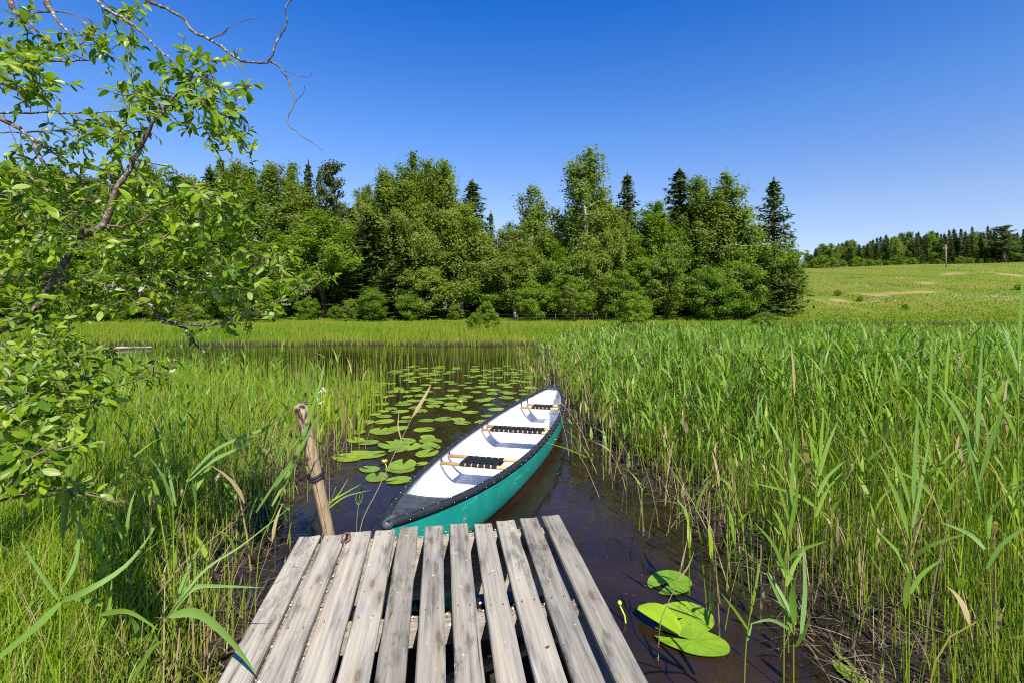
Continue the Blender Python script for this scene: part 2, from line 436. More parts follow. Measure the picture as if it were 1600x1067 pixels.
xs = np.unique(np.concatenate([np.linspace(-900, -120, 14), np.linspace(-120, -14, 60), np.linspace(-14, -5, 60), np.linspace(-5, 6, 150), np.linspace(6, 22, 70), np.linspace(22, 160, 120), np.linspace(160, 900, 14)]))
ys = np.unique(np.concatenate([np.linspace(-60, -3, 12), np.linspace(-3, 12, 160), np.linspace(12, 42, 130), np.linspace(42, 180, 110), np.linspace(180, 1500, 14)]))
gx, gy = np.meshgrid(xs, ys)
gz = ground_z(gx, gy)
nx, ny = len(xs), len(ys)
idx = np.arange(nx * ny).reshape(ny, nx)
Q = np.stack([idx[:-1, :-1], idx[:-1, 1:], idx[1:, 1:], idx[1:, :-1]], -1).reshape(-1, 4)
ground = big('ground', np.stack([gx, gy, gz], -1).reshape(-1, 3), Q, M['ground'])
wd = water_d(gx, gy)
turf = smooth(19.5, 21.5, gy) * smooth(0, 1, -wd)
turf = np.maximum(turf, smooth(14, 24, gx) * smooth(8, 14, gy) * smooth(0, 1, -wd) * .8)
at = ground.data.attributes.new('turf', 'FLOAT', 'POINT'); at.data.foreach_set('value', turf.ravel().astype(np.float32))
sand = np.zeros_like(gx)
for (a, b, wx, wy) in [(1360, 461, 26, 3), (1400, 459, 30, 2.4), (1440, 457, 28, 2.4), (1447, 443, 18, 2.6), (1490, 428, 30, 1.8), (1585, 430, 20, 2.6), (1275, 468, 9, 12), (1310, 470, 14, 4)]:
    c = pts_at(a, b)
    sx_ = wx * c[1] / F; c2 = pts_at(a, b - wy); sy_ = max(1.2, abs(c2[1] - c[1]))
    sand = np.maximum(sand, .85 * np.exp(-(((gx - c[0]) / sx_) ** 2 + ((gy - c[1]) / sy_) ** 2)))
at = ground.data.attributes.new('sand', 'FLOAT', 'POINT'); at.data.foreach_set('value', sand.ravel().astype(np.float32))
tag(ground, 'dark muddy banks, green meadow and rising pasture', kind='structure')

wm = MB(); wm.add([(-120, -60, 0), (140, -60, 0), (140, 60, 0), (-120, 60, 0)], [(0, 1, 2, 3)])
tag(wm.build('water', M['water']), 'still dark brown pond water reflecting the sky', kind='structure')

# ------------------------------------------------------------------ blades (grass, reeds)
def blades(base, h, w, az, lean, droop, face, tint, nseg=4, prof='grass'):
    n = len(base)
    t = np.linspace(0, 1, nseg + 1)[None, :]
    d = np.stack([np.cos(az), np.sin(az), np.zeros(n)], -1)
    run = (h * lean)[:, None] * (t * (.35 + .65 * t))
    rise = h[:, None] * (t - droop[:, None] * t ** 2.6)
    c = base[:, None, :] + d[:, None, :] * run[..., None]
    c[..., 2] += rise
    if prof == 'grass': wt = np.clip(1 - t ** 1.7, .04, 1)
    elif prof == 'stem': wt = np.clip(1 - .55 * t, .1, 1)
    else: wt = np.clip(np.minimum(.35 + 2.4 * t, 1) * (1 - t ** 2.2), .03, 1)
    s = np.stack([np.cos(face), np.sin(face), np.zeros(n)], -1)[:, None, :] * (w[:, None] * .5 * wt)[..., None]
    V = np.stack([c - s, c + s], 2)                # n, k, 2, 3
    k = nseg + 1
    b = (np.arange(n) * k * 2)[:, None] + (np.arange(nseg) * 2)[None, :]
    Q = np.stack([b, b + 1, b + 3, b + 2], -1).reshape(-1, 4)
    return V.reshape(-1, 3), Q, np.repeat(tint, k * 2)


def merge(parts):
    V, Qs, T, n = [], [], [], 0
    for v, q, t in parts:
        V.append(v); Qs.append(q + n); T.append(t); n += len(v)
    return np.concatenate(V), np.concatenate(Qs), np.concatenate(T)


def rhombs(pos, nrm, size, asp=.5, tang=None):
    n = len(pos)
    a = unit(np.cross(nrm, rvec(n))) if tang is None else unit(tang)
    b = unit(np.cross(nrm, a))
    s = size[:, None] * .5; w = s * (asp if np.isscalar(asp) else asp[:, None])
    V = np.stack([pos - a * s, pos + b * w, pos + a * s, pos - b * w], 1).reshape(-1, 3)
    return V, np.arange(n * 4).reshape(n, 4)


def U(a, b, n): return rng.uniform(a, b, n)


def clump(x, y, s, seed=0):
    """smooth pseudo noise in 0..1"""
    v = np.sin(x * s + seed) * np.sin(y * s * 1.13 + 2 * seed) + .6 * np.sin(x * s * 2.3 + y * s * 1.7 + seed) + .4 * np.sin(x * s * 4.1 - y * s * 3.7)
    return np.clip(.5 + .3 * v, 0, 1)


def reed_plants(x, y, hgt, wsc, nl=(4, 6), bluish=.0, dry=.12):
    """whole stand of reeds: stems and leaves as blades"""
    n = len(x)
    z = np.maximum(ground_z(x, y), -.25)
    base = np.stack([x, y, z - .02], -1)
    h = hgt - np.minimum(z, 0)
    az = U(0, 6.283, n); dead = U(0, 1, n) < dry; lean = np.abs(rng.normal(0, .09, n)) * np.where(dead, 4.5, 1); wsc = wsc * np.where(U(0, 1, n) < .15, 1.7, 1)
    tint = np.where(dead, U(0, .12, n), np.clip(.3 + .35 * U(0, 1, n) + bluish, .15, 1))
    parts = [blades(base, h, np.full(n, .0075) * wsc, az, lean, np.zeros(n), U(0, 6.283, n), np.where(dead, tint, U(.13, .5, n)), 3, 'stem')]
    k = rng.integers(nl[0], nl[1] + 1, n)
    for j in range(nl[1]):
        mk = (k > j) & (~dead | (U(0, 1, n) < .25))
        m = int(mk.sum())
        if not m: continue
        f = U(.30, .97, m) if j else np.full(m, .93)
        hh = h[mk]
        d = np.stack([np.cos(az[mk]), np.sin(az[mk]), np.zeros(m)], -1)
        b = base[mk] + d * (hh * lean[mk] * f * (.35 + .65 * f))[:, None]
        b[:, 2] += hh * f
        a = U(0, 6.283, m)
        L = U(.20, .46, m) * np.clip(hh, .5, 1.4) / 1.1
        up = np.where(U(0, 1, m) < .25, U(.5, .8, m), U(.8, 1.0, m))
        parts.append(blades(b, L * up, U(.013, .030, m) * wsc[mk], a, np.sqrt(np.maximum(.02, 1 - up * up)) / up * U(.6, 1.3, m) + .05, U(0, .35, m), a + 1.57 + U(-.7, .7, m),
                            np.clip(tint[mk] + U(-.15, .25, m), np.where(dead[mk], 0, .15), np.where(dead[mk], .12, 1)), 4, 'leaf'))
    return parts


def sample(n, y0, y1, xf0, xf1, power=1.6):
    """points with density falling with distance"""
    u = U(0, 1, n)
    y = (y0 ** (1 - power) + u * (y1 ** (1 - power) - y0 ** (1 - power))) ** (1 / (1 - power))
    a, b = xf0(y), xf1(y)
    return a + U(0, 1, n) * (b - a), y


def off_canoe(x, y):
    """false where the canoe floats"""
    a, b = np.array([-.80, 3.13]), np.array([.745, 8.18]); L_ = np.linalg.norm(b - a); u = (b - a) / L_
    t = ((x - a[0]) * u[0] + (y - a[1]) * u[1]) / L_ * 2 - 1; q = np.abs((x - a[0]) * u[1] - (y - a[1]) * u[0])
    return ~((np.abs(t) < 1.04) & (q < .54 * (1 - np.minimum(np.abs(t), 1) ** 2.25) + .09)) & ((x + 1.22) ** 2 + (y - 3.1) ** 2 > .16)


def rb(y): return np.interp(y, RB[:, 0], RB[:, 1])


def lb(y): return np.interp(y, LB[:, 0], LB[:, 1])


# right-hand reed bed
x, y = sample(17000, 2.0, 19.5, lambda y: rb(y) - .1, lambda y: 1.10 * y + 1.6, .55)
d = -water_d(x, y)
keep = U(0, 1, len(x)) < smooth(-.15, .5, d) * (.3 + .7 * clump(x, y, 1.7, 3)) * (.5 + .5 * smooth(.2, 1.6, d)) * (.26 + .74 * smooth(2.8, 5.6, y))
keep &= off_canoe(x, y); x, y = x[keep], y[keep]
hg = (1.12 - .40 * smooth(4.5, 16, y)) * (.82 + .30 * clump(x, y, .8, 7)) * (.72 + .38 * rng.beta(3, 2, len(x))) * (.70 + .30 * smooth(0, 1.6, -water_d(x, y)))
nr_ = y < 4.6
V, Q, T = merge(reed_plants(x[~nr_], y[~nr_], hg[~nr_], 1 + .5 * smooth(4, 14, y[~nr_]), (4, 6), .12) + reed_plants(x[nr_], y[nr_], hg[nr_] * .92, np.full(int(nr_.sum()), .8), (1, 3), 0, .16))
tag(big('reed_bed', V, Q, M['reed'], T), 'dense bed of green reeds on the muddy bank beside the canoe', kind='stuff')
n_reed = len(Q)
# stems standing in the water along both edges, many of them last year's
x, y = sample(620, 2.6, 14, lambda y: rb(y) - .55, lambda y: rb(y) + .75, .9)
x2, y2 = sample(330, 2.0, 9, lambda y: lb(y) - .75, lambda y: lb(y) + .35, .9)
side_ = np.concatenate([np.zeros(len(x)), np.ones(len(x2))]); x = np.concatenate([x, x2]); y = np.concatenate([y, y2])
keep = (U(0, 1, len(x)) < .25 + .75 * clump(x, y, 3.1, 4)) & ~((side_ == 1) & (x > -1.15 - .1 * y) & (y < 3.1))
keep &= off_canoe(x, y); x, y = x[keep], y[keep]; n = len(x)
z = np.maximum(ground_z(x, y), -.3)
V, Q, T = merge(reed_plants(x, y, U(.30, .85, n), 1 + .5 * smooth(4, 12, y), (1, 3), 0, .68))
tag(big('edge_reeds', V, Q, M['reed'], T), 'thin green and straw coloured stalks standing in the shallow water along the banks', kind='stuff')
# specks floating on the pond
x, y = sample(480, 1.6, 12, lambda y: lb(y), lambda y: rb(y), .9)
n = len(x)
V, Q = rhombs(np.stack([x, y, np.full(n, .003)], -1), unit(np.array([0, 0, 1.]) + .05 * rvec(n)), U(.003, .012, n) * (1 + .6 * smooth(3, 9, y)), U(.3, .9, n))
tag(big('floating_debris', V, Q, M['litter'], np.repeat(U(0, 1, n), 4)), 'specks of pollen and plant bits floating on the pond', kind='stuff')
# fine sedges below the reeds
x, y = sample(75000, 1.7, 19.5, lambda y: rb(y) - .05, lambda y: 1.10 * y + 1.6, .8)
d = -water_d(x, y)
keep = U(0, 1, len(x)) < smooth(-.05, .6, d) * (.25 + .75 * clump(x, y, 2.3, 1)) * (.42 + .58 * smooth(2.6, 5.0, y))
keep &= off_canoe(x, y); x, y, d = x[keep], y[keep], d[keep]
n = len(x); z = ground_z(x, y)
dry = U(0, 1, n) < .16
V, Q, T = blades(np.stack([x, y, z - .02], -1), (U(.25, .68, n)) * (.6 + .4 * smooth(0, 1.5, d)), U(.004, .008, n) * (1 + 1.1 * smooth(3, 14, y)), U(0, 6.283, n), np.abs(rng.normal(.1, .22, n)), U(0, .25, n), U(0, 6.283, n),
                 np.where(dry, U(0, .14, n), U(.2, .85, n)), 3)
tag(big('sedge_grass', V, Q, M['grass'], T), 'fine yellow green sedge growing between the reeds', kind='stuff')
# dry litter on the right bank and at the left water's edge
x, y = sample(5200, 1.8, 11, lambda y: rb(y) - .1, lambda y: rb(y) + 2.6 + 0 * y, .99)
x2, y2 = sample(3500, 1.2, 8, lambda y: lb(y) - 1.6, lambda y: lb(y) + .1, .8)
x = np.concatenate([x, x2]); y = np.concatenate([y, y2]); n = len(x)
z = np.maximum(ground_z(x, y), 0)
V, Q, T = blades(np.stack([x, y, z + U(0, .03, n)], -1), U(.02, .10, n), U(.004, .010, n), U(0, 6.283, n), U(2, 8, n), U(.3, .9, n), U(0, 6.283, n), U(0, 1, n), 3)
tag(big('reed_litter', V, Q, M['straw'], T), 'dry broken reed stalks lying on the mud', kind='stuff')

# left bank grass
x, y = sample(95000, .9, 16, lambda y: -1.12 * y - 1.2, lambda y: np.minimum(lb(y) + .1, -.9), 1.15)
d = -water_d(x, y)
keep = (U(0, 1, len(x)) < smooth(-.1, .6, d) * (.35 + .65 * clump(x, y, 2.1, 5)) * (.45 + .55 * smooth(.2, 1.0, d) * smooth(1.8, 3.2, y) + .2 * (y < 3)))
keep &= off_canoe(x, y); x, y, d = x[keep], y[keep], d[keep]
n = len(x); z = ground_z(x, y)
dry = U(0, 1, n) < .10 + .25 * (1 - smooth(.1, .9, d))
hh = U(.22, .62, n) * (.75 + .25 * smooth(0, 1.2, d))
V1 = blades(np.stack([x, y, z - .02], -1), hh, U(.0045, .010, n) * (1 + .9 * smooth(3, 11, y)), U(0, 6.283, n), np.abs(rng.normal(.2, .3, n)), U(0, .45, n), U(0, 6.283, n),
            np.where(dry, U(0, .14, n), U(.18, .9, n)), 4)
V, Q, T = V1
tag(big('marsh_grass', V, Q, M['grass'], T), 'bright green marsh grass covering the left bank', kind='stuff')
# rushes standing in the water on the far side of the left bank
x, y = sample(3600, 6.5, 15.5, lambda y: lb(y) - 1.0, lambda y: np.interp(y, [6, 8, 10, 13, 16], [-2.1, -2.2, -2.4, -2.4, -2.0]), .4)
x3, y3 = sample(480, 10.5, 16.5, lambda y: -2.2 + 0 * y, lambda y: rb(y) + .3, .3)
x = np.concatenate([x, x3]); y = np.concatenate([y, y3])
keep = U(0, 1, len(x)) < (.25 + .75 * clump(x, y, 1.9, 8)) * np.where(water_d(x, y) > 1.2, .5, 1)
keep &= off_canoe(x, y); x, y = x[keep], y[keep]; n = len(x)
z = np.maximum(ground_z(x, y), -.3)
V, Q, T = merge([blades(np.stack([x, y, z], -1), U(.35, .75, n) - z, U(.008, .014, n), U(0, 6.283, n), np.abs(rng.normal(.03, .08, n)), np.zeros(n), U(0, 6.283, n), np.where(U(0, 1, n) < .12, .06, U(.18, .75, n)), 3, 'stem')])
tag(big('water_rushes', V, Q, M['grass'], T), 'thin upright rushes growing out of the pond', kind='stuff')
# sparse reeds on the left bank
x, y = sample(330, 2.2, 14, lambda y: -1.05 * y - .5, lambda y: lb(y) + .05, .7)
kp_ = (y > 3.6) | (U(0, 1, len(x)) < .35); x, y = x[kp_], y[kp_]
V, Q, T = merge(reed_plants(x, y, U(.55, 1.0, len(x)) * (1 - .25 * smooth(5, 14, y)), 1 + .4 * smooth(4, 12, y), (3, 5), .2, .06))
tag(big('bank_reeds', V, Q, M['reed'], T), 'scattered reeds among the grass of the left bank', kind='stuff')

# far shore meadow
x, y = sample(60000, 19.7, 42, lambda y: -1.15 * y, lambda y: 1.15 * y, 1.2)
d = -water_d(x, y)
keep = (d > -.25) & (U(0, 1, len(x)) < .4 + .6 * clump(x, y, .8, 2))
keep &= off_canoe(x, y); x, y, d = x[keep], y[keep], d[keep]; n = len(x); z = ground_z(x, y)
V, Q, T = blades(np.stack([x, y, z - .03], -1), U(.22, .52, n) * (1 - .35 * smooth(24, 30, y)), U(.02, .045, n), U(0, 6.283, n), np.abs(rng.normal(.1, .2, n)), U(0, .3, n), U(0, 6.283, n),
                 np.clip(.65 * clump(x, y, .33, 6) + U(0, .5, n) - .25 * (d < .4), 0, 1), 3)
tag(big('meadow_grass', V, Q, M['meadow'], T), 'tall green grass of the far shore meadow before the wood', kind='stuff')
# pasture on the hill
x, y = sample(45000, 36, 125, lambda y: .50 * y - 2, lambda y: 1.13 * y, 1.2)
sd = np.interp(x, xs, np.arange(nx)).astype(int); sy = np.interp(y, ys, np.arange(ny)).astype(int)
keep = (sand[sy, sd] < .2) & (-water_d(x, y) > 0); keep &= off_canoe(x, y); x, y = x[keep], y[keep]; n = len(x)
V, Q, T = blades(np.stack([x, y, ground_z(x, y) - .03], -1), U(.08, .22, n), U(.05, .10, n), U(0, 6.283, n), np.abs(rng.normal(.2, .4, n)), U(0, .4, n), U(0, 6.283, n), np.clip(clump(x, y, .13, 4) * .7 + .3 * clump(x, y, .5, 2) + U(-.15, .45, n) - .08, 0, 1), 2)
tag(big('pasture_grass', V, Q, M['meadow'], T), 'sunlit grass of the pasture rising behind the reeds', kind='stuff')
# cow parsley patches
pp = []
for (a, b, wx, wy, k) in [(1560, 472, 60, 6, 230), (1490, 471, 50, 5, 100), (1290, 447, 34, 9, 150), (1370, 476, 40, 4, 60), (1340, 452, 40, 7, 90), (1412, 440, 14, 2.5, 60), (1545, 430, 30, 2, 90), (1500, 418.5, 60, .8, 160), (1330, 421, 50, .8, 90)]:
    for _ in range(k):
        c = (a + rng.normal() * wx * .5, b + rng.normal() * wy * .5)
        if c[0] > 1268 and c[1] > 416: pp.append(pts_at(*c))
pp = np.array(pp); n = len(pp)
pos = pp + np.stack([U(-.15, .15, n), U(-.15, .15, n), U(.35, .6, n)], -1)
V, Q = rhombs(pos, unit(np.array([0, 0, 1.]) + .6 * rvec(n)), U(.04, .11, n), .9)
tag(big('wildflowers', V, Q, M['white_flower'], np.repeat(U(0, 1, n), 4)), 'white wildflowers scattered over the hillside pasture', kind='stuff')

# ------------------------------------------------------------------ trees
def limb(p0, d0, L, bend, k=5):
    p = [np.array(p0, float)]; d = np.array(d0, float)
    for _ in range(k):
        d = d + bend + rng.normal(size=3) * .10
        d /= np.linalg.norm(d)
        p.append(p[-1] + d * L / k)
    return np.array(p)


def mesh_of(mb, name, mat):
    me = bpy.data.meshes.new(name); me.from_pydata(mb.v, [], mb.f); me.materials.append(mat)
    me.polygons.foreach_set('use_smooth', [True] * len(mb.f)); me.update(); return me


def leaf_mesh(name, pos, nrm, size, asp, tint, mat, tang=None):
    V, Q = rhombs(pos, nrm, size, asp, tang)
    o = big(name, V, Q, mat, np.repeat(tint, 4), smooth=False)
    me = o.data; bpy.data.objects.remove(o); return me


def proto_birch(seed, open_=1.0, leaves=11000, mat='birch_leaf', bark='birch_bark', weep=1.0, W=2.6):
    """height 10, crown radius about W"""
    global rng
    rng = np.random.default_rng(seed)
    H = 10.0
    wob = np.cumsum(rng.normal(0, .10, (9, 2)), 0)
    tz = np.linspace(0, H, 9)
    tr = np.stack([wob[:, 0], wob[:, 1], tz], -1)
    mb = MB(); mb.tube(tr * np.array([1, 1, .975]), np.linspace(.17, .008, 9), 8)
    tips = [tr[-1] * .99] * 10 + [tr[-1] * (1, 1, .95)] * 14 + [tr[-2]] * 10
    nb = int(48 / open_)
    for i in range(nb):
        f = rng.uniform(.12, .98) ** .85
        p0 = np.array([np.interp(f * H, tz, tr[:, j]) for j in range(3)])
        a = rng.uniform(0, 6.283)
        el = R(rng.uniform(25, 60))
        L = W * (.10 + 1.08 * min(1, (1 - f) / .62) ** .85 * min(1, .55 + 1.6 * f)) * rng.uniform(.6, 1.2)
        d = np.array([math.cos(a) * math.cos(el), math.sin(a) * math.cos(el), math.sin(el)])
        l = limb(p0, d, L, np.array([0, 0, -.10 * weep]))
        mb.tube(l, np.linspace(.045, .008, len(l)) * (1.2 - f), 4)
        for j in range(1, len(l)): tips += [l[j]] * max(1, int(L * j * 1.2))
        for _ in range(3):
            q = l[rng.integers(1, len(l) - 1)]
            s = limb(q, unit(d + .9 * rng.normal(size=3)), L * .45, np.array([0, 0, -.16 * weep]), 4)
            mb.tube(s, np.linspace(.015, .004, len(s)), 3)
            for j in range(1, len(s)): tips += [s[j]] * max(1, int(L * 2.4))
    tips = np.array(tips)
    c = tips[rng.integers(0, len(tips), leaves)]
    g = np.clip(rng.normal(size=(leaves, 3)), -1.5, 1.5) * .20 * np.minimum(rng.exponential(.8, leaves), 1.2)[:, None]
    hang = rng.exponential(.28 * weep, leaves)
    pos = c + g; pos[:, 2] -= np.minimum(hang, 1.2)
    pos[:, 2] = np.maximum(pos[:, 2], .35)
    outw = pos - np.array([0, 0, H * .45]); outw[:, 2] *= .5
    nrm = unit(unit(outw) * .55 + np.array([0, 0, .45]) + rvec(leaves) * .75)
    cid = (np.floor(c[:, 0] * 1.3) * 7 + np.floor(c[:, 1] * 1.3) * 13 + np.floor(c[:, 2] * 1.1) * 5)
    tint = np.clip(.5 + .22 * np.sin(cid * 12.9898) + U(-.25, .25, leaves), 0, 1)
    return dict(H=H, W=2 * W, trunk=mesh_of(mb, 'trunk', M[bark]), crown=leaf_mesh('crown', pos, nrm, U(.085, .175, leaves), U(.5, .85, leaves), tint, M[mat]))


def proto_round(seed, leaves=9000, mat='broad_leaf', H=6.0, W=2.4, low=.05, bark='grey_bark', lsize=(.10, .20)):
    """rounded broadleaf or bush: irregular clumps on a few limbs"""
    global rng
    rng = np.random.default_rng(seed)
    mb = MB()
    tr = np.stack([np.cumsum(rng.normal(0, .06, 6)), np.cumsum(rng.normal(0, .06, 6)), np.linspace(0, H * .8, 6)], -1)
    mb.tube(tr, np.linspace(.13, .02, 6), 7)
    ctr = []
    for i in range(70):
        u = rvec(1)[0]
        r = rng.uniform(.45, 1) ** .5
        zc = H * (low + (1 - low) * .52) + u[2] * r * H * (1 - low) * .47
        f = zc / H
        prof = (math.sin(math.pi * min(1, .10 + .72 * f + .12)) ** .6)
        p = np.array([u[0] * r * W * prof, u[1] * r * W * prof, zc]) * rng.uniform(.86, 1.06)
        ctr.append(p)
        if i % 3 == 0:
            s = tr[min(5, max(0, int(f * 4.5)))]
            mid = (s + p) / 2 + rng.normal(size=3) * .15
            mb.tube([s, mid, p], [.045, .028, .01], 4)
    ctr = np.array(ctr)
    rad = rng.uniform(.25, .62, len(ctr)) * W / 2.4
    ci = rng.integers(0, len(ctr), leaves)
    off = rvec(leaves) * (U(0, 1, leaves) ** .45 * rad[ci])[:, None] * np.array([1.15, 1.15, .85])
    pos = ctr[ci] + off
    sp = rng.random(leaves) < .12
    pos[sp] += rng.normal(size=(int(sp.sum()), 3)) * .28
    pos[:, 2] = np.maximum(pos[:, 2], .05)
    nrm = unit(unit(off) * .7 + np.array([0, 0, .35]) + rvec(leaves) * .6)
    tint = np.clip(.5 + .2 * np.sin(ci * 7.77) + U(-.25, .25, leaves), 0, 1)
    return dict(H=H, W=2 * W, trunk=mesh_of(mb, 'trunk', M[bark]), crown=leaf_mesh('crown', pos, nrm, U(*lsize, leaves), U(.5, .85, leaves), tint, M[mat]))


def proto_spruce(seed, W=1.9, start=.04, dens=1.0):
    global rng
    rng = np.random.default_rng(seed)
    H = 10.0
    mb = MB(); mb.tube([(0, 0, 0), (.03, 0, H * .5), (0, .02, H)], [.16, .09, .015], 7)
    pos, nrm, tg, sz, tn = [], [], [], [], []
    z = H * start
    while z < H - .1:
        f = z / H
        rr = W * (1 - f) ** .85 * (.8 + .2 * math.sin(z * 9)) + .10
        nb = rng.integers(5, 8)
        a0 = rng.uniform(0, 6.28)
        for i in range(nb):
            a = a0 + i * 6.283 / nb + rng.normal() * .2
            L = rr * rng.uniform(.62, 1.12)
            dr = -.30 + .75 * f
            k = max(3, int(L / .16 * dens))
            s = np.linspace(.12, 1, k)
            u = np.array([math.cos(a), math.sin(a), 0]); v = np.array([-math.sin(a), math.cos(a), 0])
            zz = dr * s * L * .8 + .25 * L * s ** 2.4 * (.3 + .7 * (1 - f))
            pts = u * (s * L)[:, None]; pts[:, 2] = z + zz
            if i % 2 == 0: mb.tube(pts[::max(1, k // 3)], .012, 3, cap=False)
            for sgn in (-1, 0, 1):
                off = v * sgn * (.10 + .10 * (1 - s))[:, None] * min(1, L)
                p = pts + off + rng.normal(size=(k, 3)) * .035
                p[:, 2] -= .05 + .05 * abs(sgn)
                t = unit(u + v * sgn * .8 + np.array([0, 0, -.25]) + rng.normal(size=(k, 3)) * .2)
                pos.append(p); tg.append(t)
                nrm.append(unit(np.array([0, 0, 1.]) + .35 * u + rng.normal(size=(k, 3)) * .45))
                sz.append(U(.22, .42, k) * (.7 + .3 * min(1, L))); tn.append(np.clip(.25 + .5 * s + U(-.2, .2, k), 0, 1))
            # hanging twigs
            p = pts[k // 3:] + rng.normal(size=(k - k // 3, 3)) * .06; p[:, 2] -= .14; m_ = len(p)
            pos.append(p); tg.append(unit(np.array([0, 0, -1.]) + rng.normal(size=(m_, 3)) * .3)); nrm.append(unit(u + rng.normal(size=(m_, 3)) * .6)); sz.append(U(.2, .36, m_)); tn.append(U(.1, .6, m_))
        z += rng.uniform(.20, .34) * (1.1 - .35 * f)
    pos, nrm, tg, sz, tn = map(np.concatenate, (pos, nrm, tg, sz, tn))
    top = np.array([[0, 0, H + .05], [0, 0, H - .1], [0, 0, H - .25]])
    pos = np.concatenate([pos, top]); nrm = np.concatenate([nrm, [[1, 0, 0], [0, 1, 0], [1, 1, 0]]]); tg = np.concatenate([tg, [[0, 0, 1.]] * 3]); sz = np.concatenate([sz, [.4, .4, .4]]); tn = np.concatenate([tn, [.6] * 3])
    nrm = unit(nrm - tg * (nrm * tg).sum(1)[:, None])
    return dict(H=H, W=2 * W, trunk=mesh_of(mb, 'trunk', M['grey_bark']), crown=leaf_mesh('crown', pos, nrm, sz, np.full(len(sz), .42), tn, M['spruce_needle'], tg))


def proto_pine(seed, W=2.0, low=.35):
    global rng
    rng = np.random.default_rng(seed)
    H = 10.0
    mb = MB(); tr = np.array([(0, 0, 0), (.05, .05, 3), (.12, 0, 6), (.05, .08, 9.4)]); mb.tube(tr, [.20, .16, .11, .03], 8)
    pos, nrm, sz, tn = [], [], [], []
    for i in range(46):
        f = rng.uniform(low, .98)
        a = rng.uniform(0, 6.283)
        L = W * (1.15 - f) ** .55 * rng.uniform(.55, 1.05) + .1
        p0 = np.array([.08, .03, f * H * .94])
        l = limb(p0, np.array([math.cos(a), math.sin(a), .15 + .5 * f]), L, np.array([0, 0, .05]), 4)
        mb.tube(l, np.linspace(.05, .012, len(l)), 4)
        for j in range(1, len(l)):
            k = 34
            o = rvec(k) * (U(0, 1, k) ** .5 * .36)[:, None] * np.array([1.2, 1.2, .6])
            pos.append(l[j] + o + np.array([0, 0, .08])); nrm.append(unit(o * 1.5 + np.array([0, 0, .3]) + rvec(k) * .5)); sz.append(U(.14, .3, k)); tn.append(np.clip(.5 + .2 * rng.normal() + U(-.25, .25, k), 0, 1))
    pos, nrm, sz, tn = map(np.concatenate, (pos, nrm, sz, tn))
    return dict(H=H, W=2 * W, trunk=mesh_of(mb, 'trunk', M['pine_bark']), crown=leaf_mesh('crown', pos, nrm, sz, np.full(len(sz), .4), tn, M['pine_needle']))


PR = {
    'birch': [proto_birch(1, 1.0, 42000), proto_birch(2, 1.0, 40000, W=2.3, weep=1.5), proto_birch(3, 1.0, 42000, W=2.9)],
    'thin_birch': [proto_birch(4, 1.25, 17000, W=2.5, weep=1.3), proto_birch(5, 1.2, 18000, W=2.4, weep=1.3)],
    'broad': [proto_birch(6, .9, 34000, 'broad_leaf', 'grey_bark', .35, 2.7), proto_birch(7, .9, 34000, 'broad_leaf', 'grey_bark', .4, 2.4)],
    'bush': [proto_round(8, 16000), proto_round(9, 16000), proto_round(10, 14000, H=5, W=2.4)],
    'grey_bush': [proto_round(12, 17000, 'birch_leaf'), proto_round(13, 16000, 'birch_leaf', H=6, W=2.2)],
    'spruce': [proto_spruce(14), proto_spruce(15, 1.6), proto_spruce(16, 2.2)],
    'pine': [proto_pine(17), proto_pine(18, 2.3, .25)],
}
NAMES = {'birch': ('birch_tree', 'birch'), 'thin_birch': ('birch_tree', 'birch'), 'broad': ('broadleaf_tree', 'tree'), 'bush': ('bush', 'bush'), 'grey_bush': ('bush', 'bush'),
         'spruce': ('spruce_tree', 'spruce'), 'pine': ('pine_tree', 'pine')}
rng = np.random.default_rng(99)
count = {}


def tree(kind, px, top, Y, wpx, label, group=None, base=None):
    i = count.get(kind, 0); count[kind] = i + 1
    pr = PR[kind][i % len(PR[kind])]
    X = (px - CX) / F * Y
    zg = float(ground_z(X, Y)) - .05
    ht = CZ - (top - HY) / F * Y - zg
    nm, cat = NAMES[kind]
    e = empty(nm, (X, Y, zg), label, cat, group)
    s = ht / pr['H'] * .975
    w = wpx * Y / F / pr['W'] * {'spruce': 2.0 if Y < 100 else 1.7, 'pine': 1.35, 'bush': 1.1, 'grey_bush': 1.1}.get(kind, 1.42)
    if 'bush' in kind: w = min(w, 1.3 * s)
    e.scale = (w, w * .5 + s * .5 if w > s else w, s)
    e.rotation_euler.z = rng.uniform(0, 6.283)
    if abs(w - s) / s > .35: e.rotation_euler.z = rng.choice([0, math.pi]) + rng.uniform(-.3, .3)
    tr = link('trunk', pr['trunk'], e); cr = link('crown', pr['crown'], e)
    return e


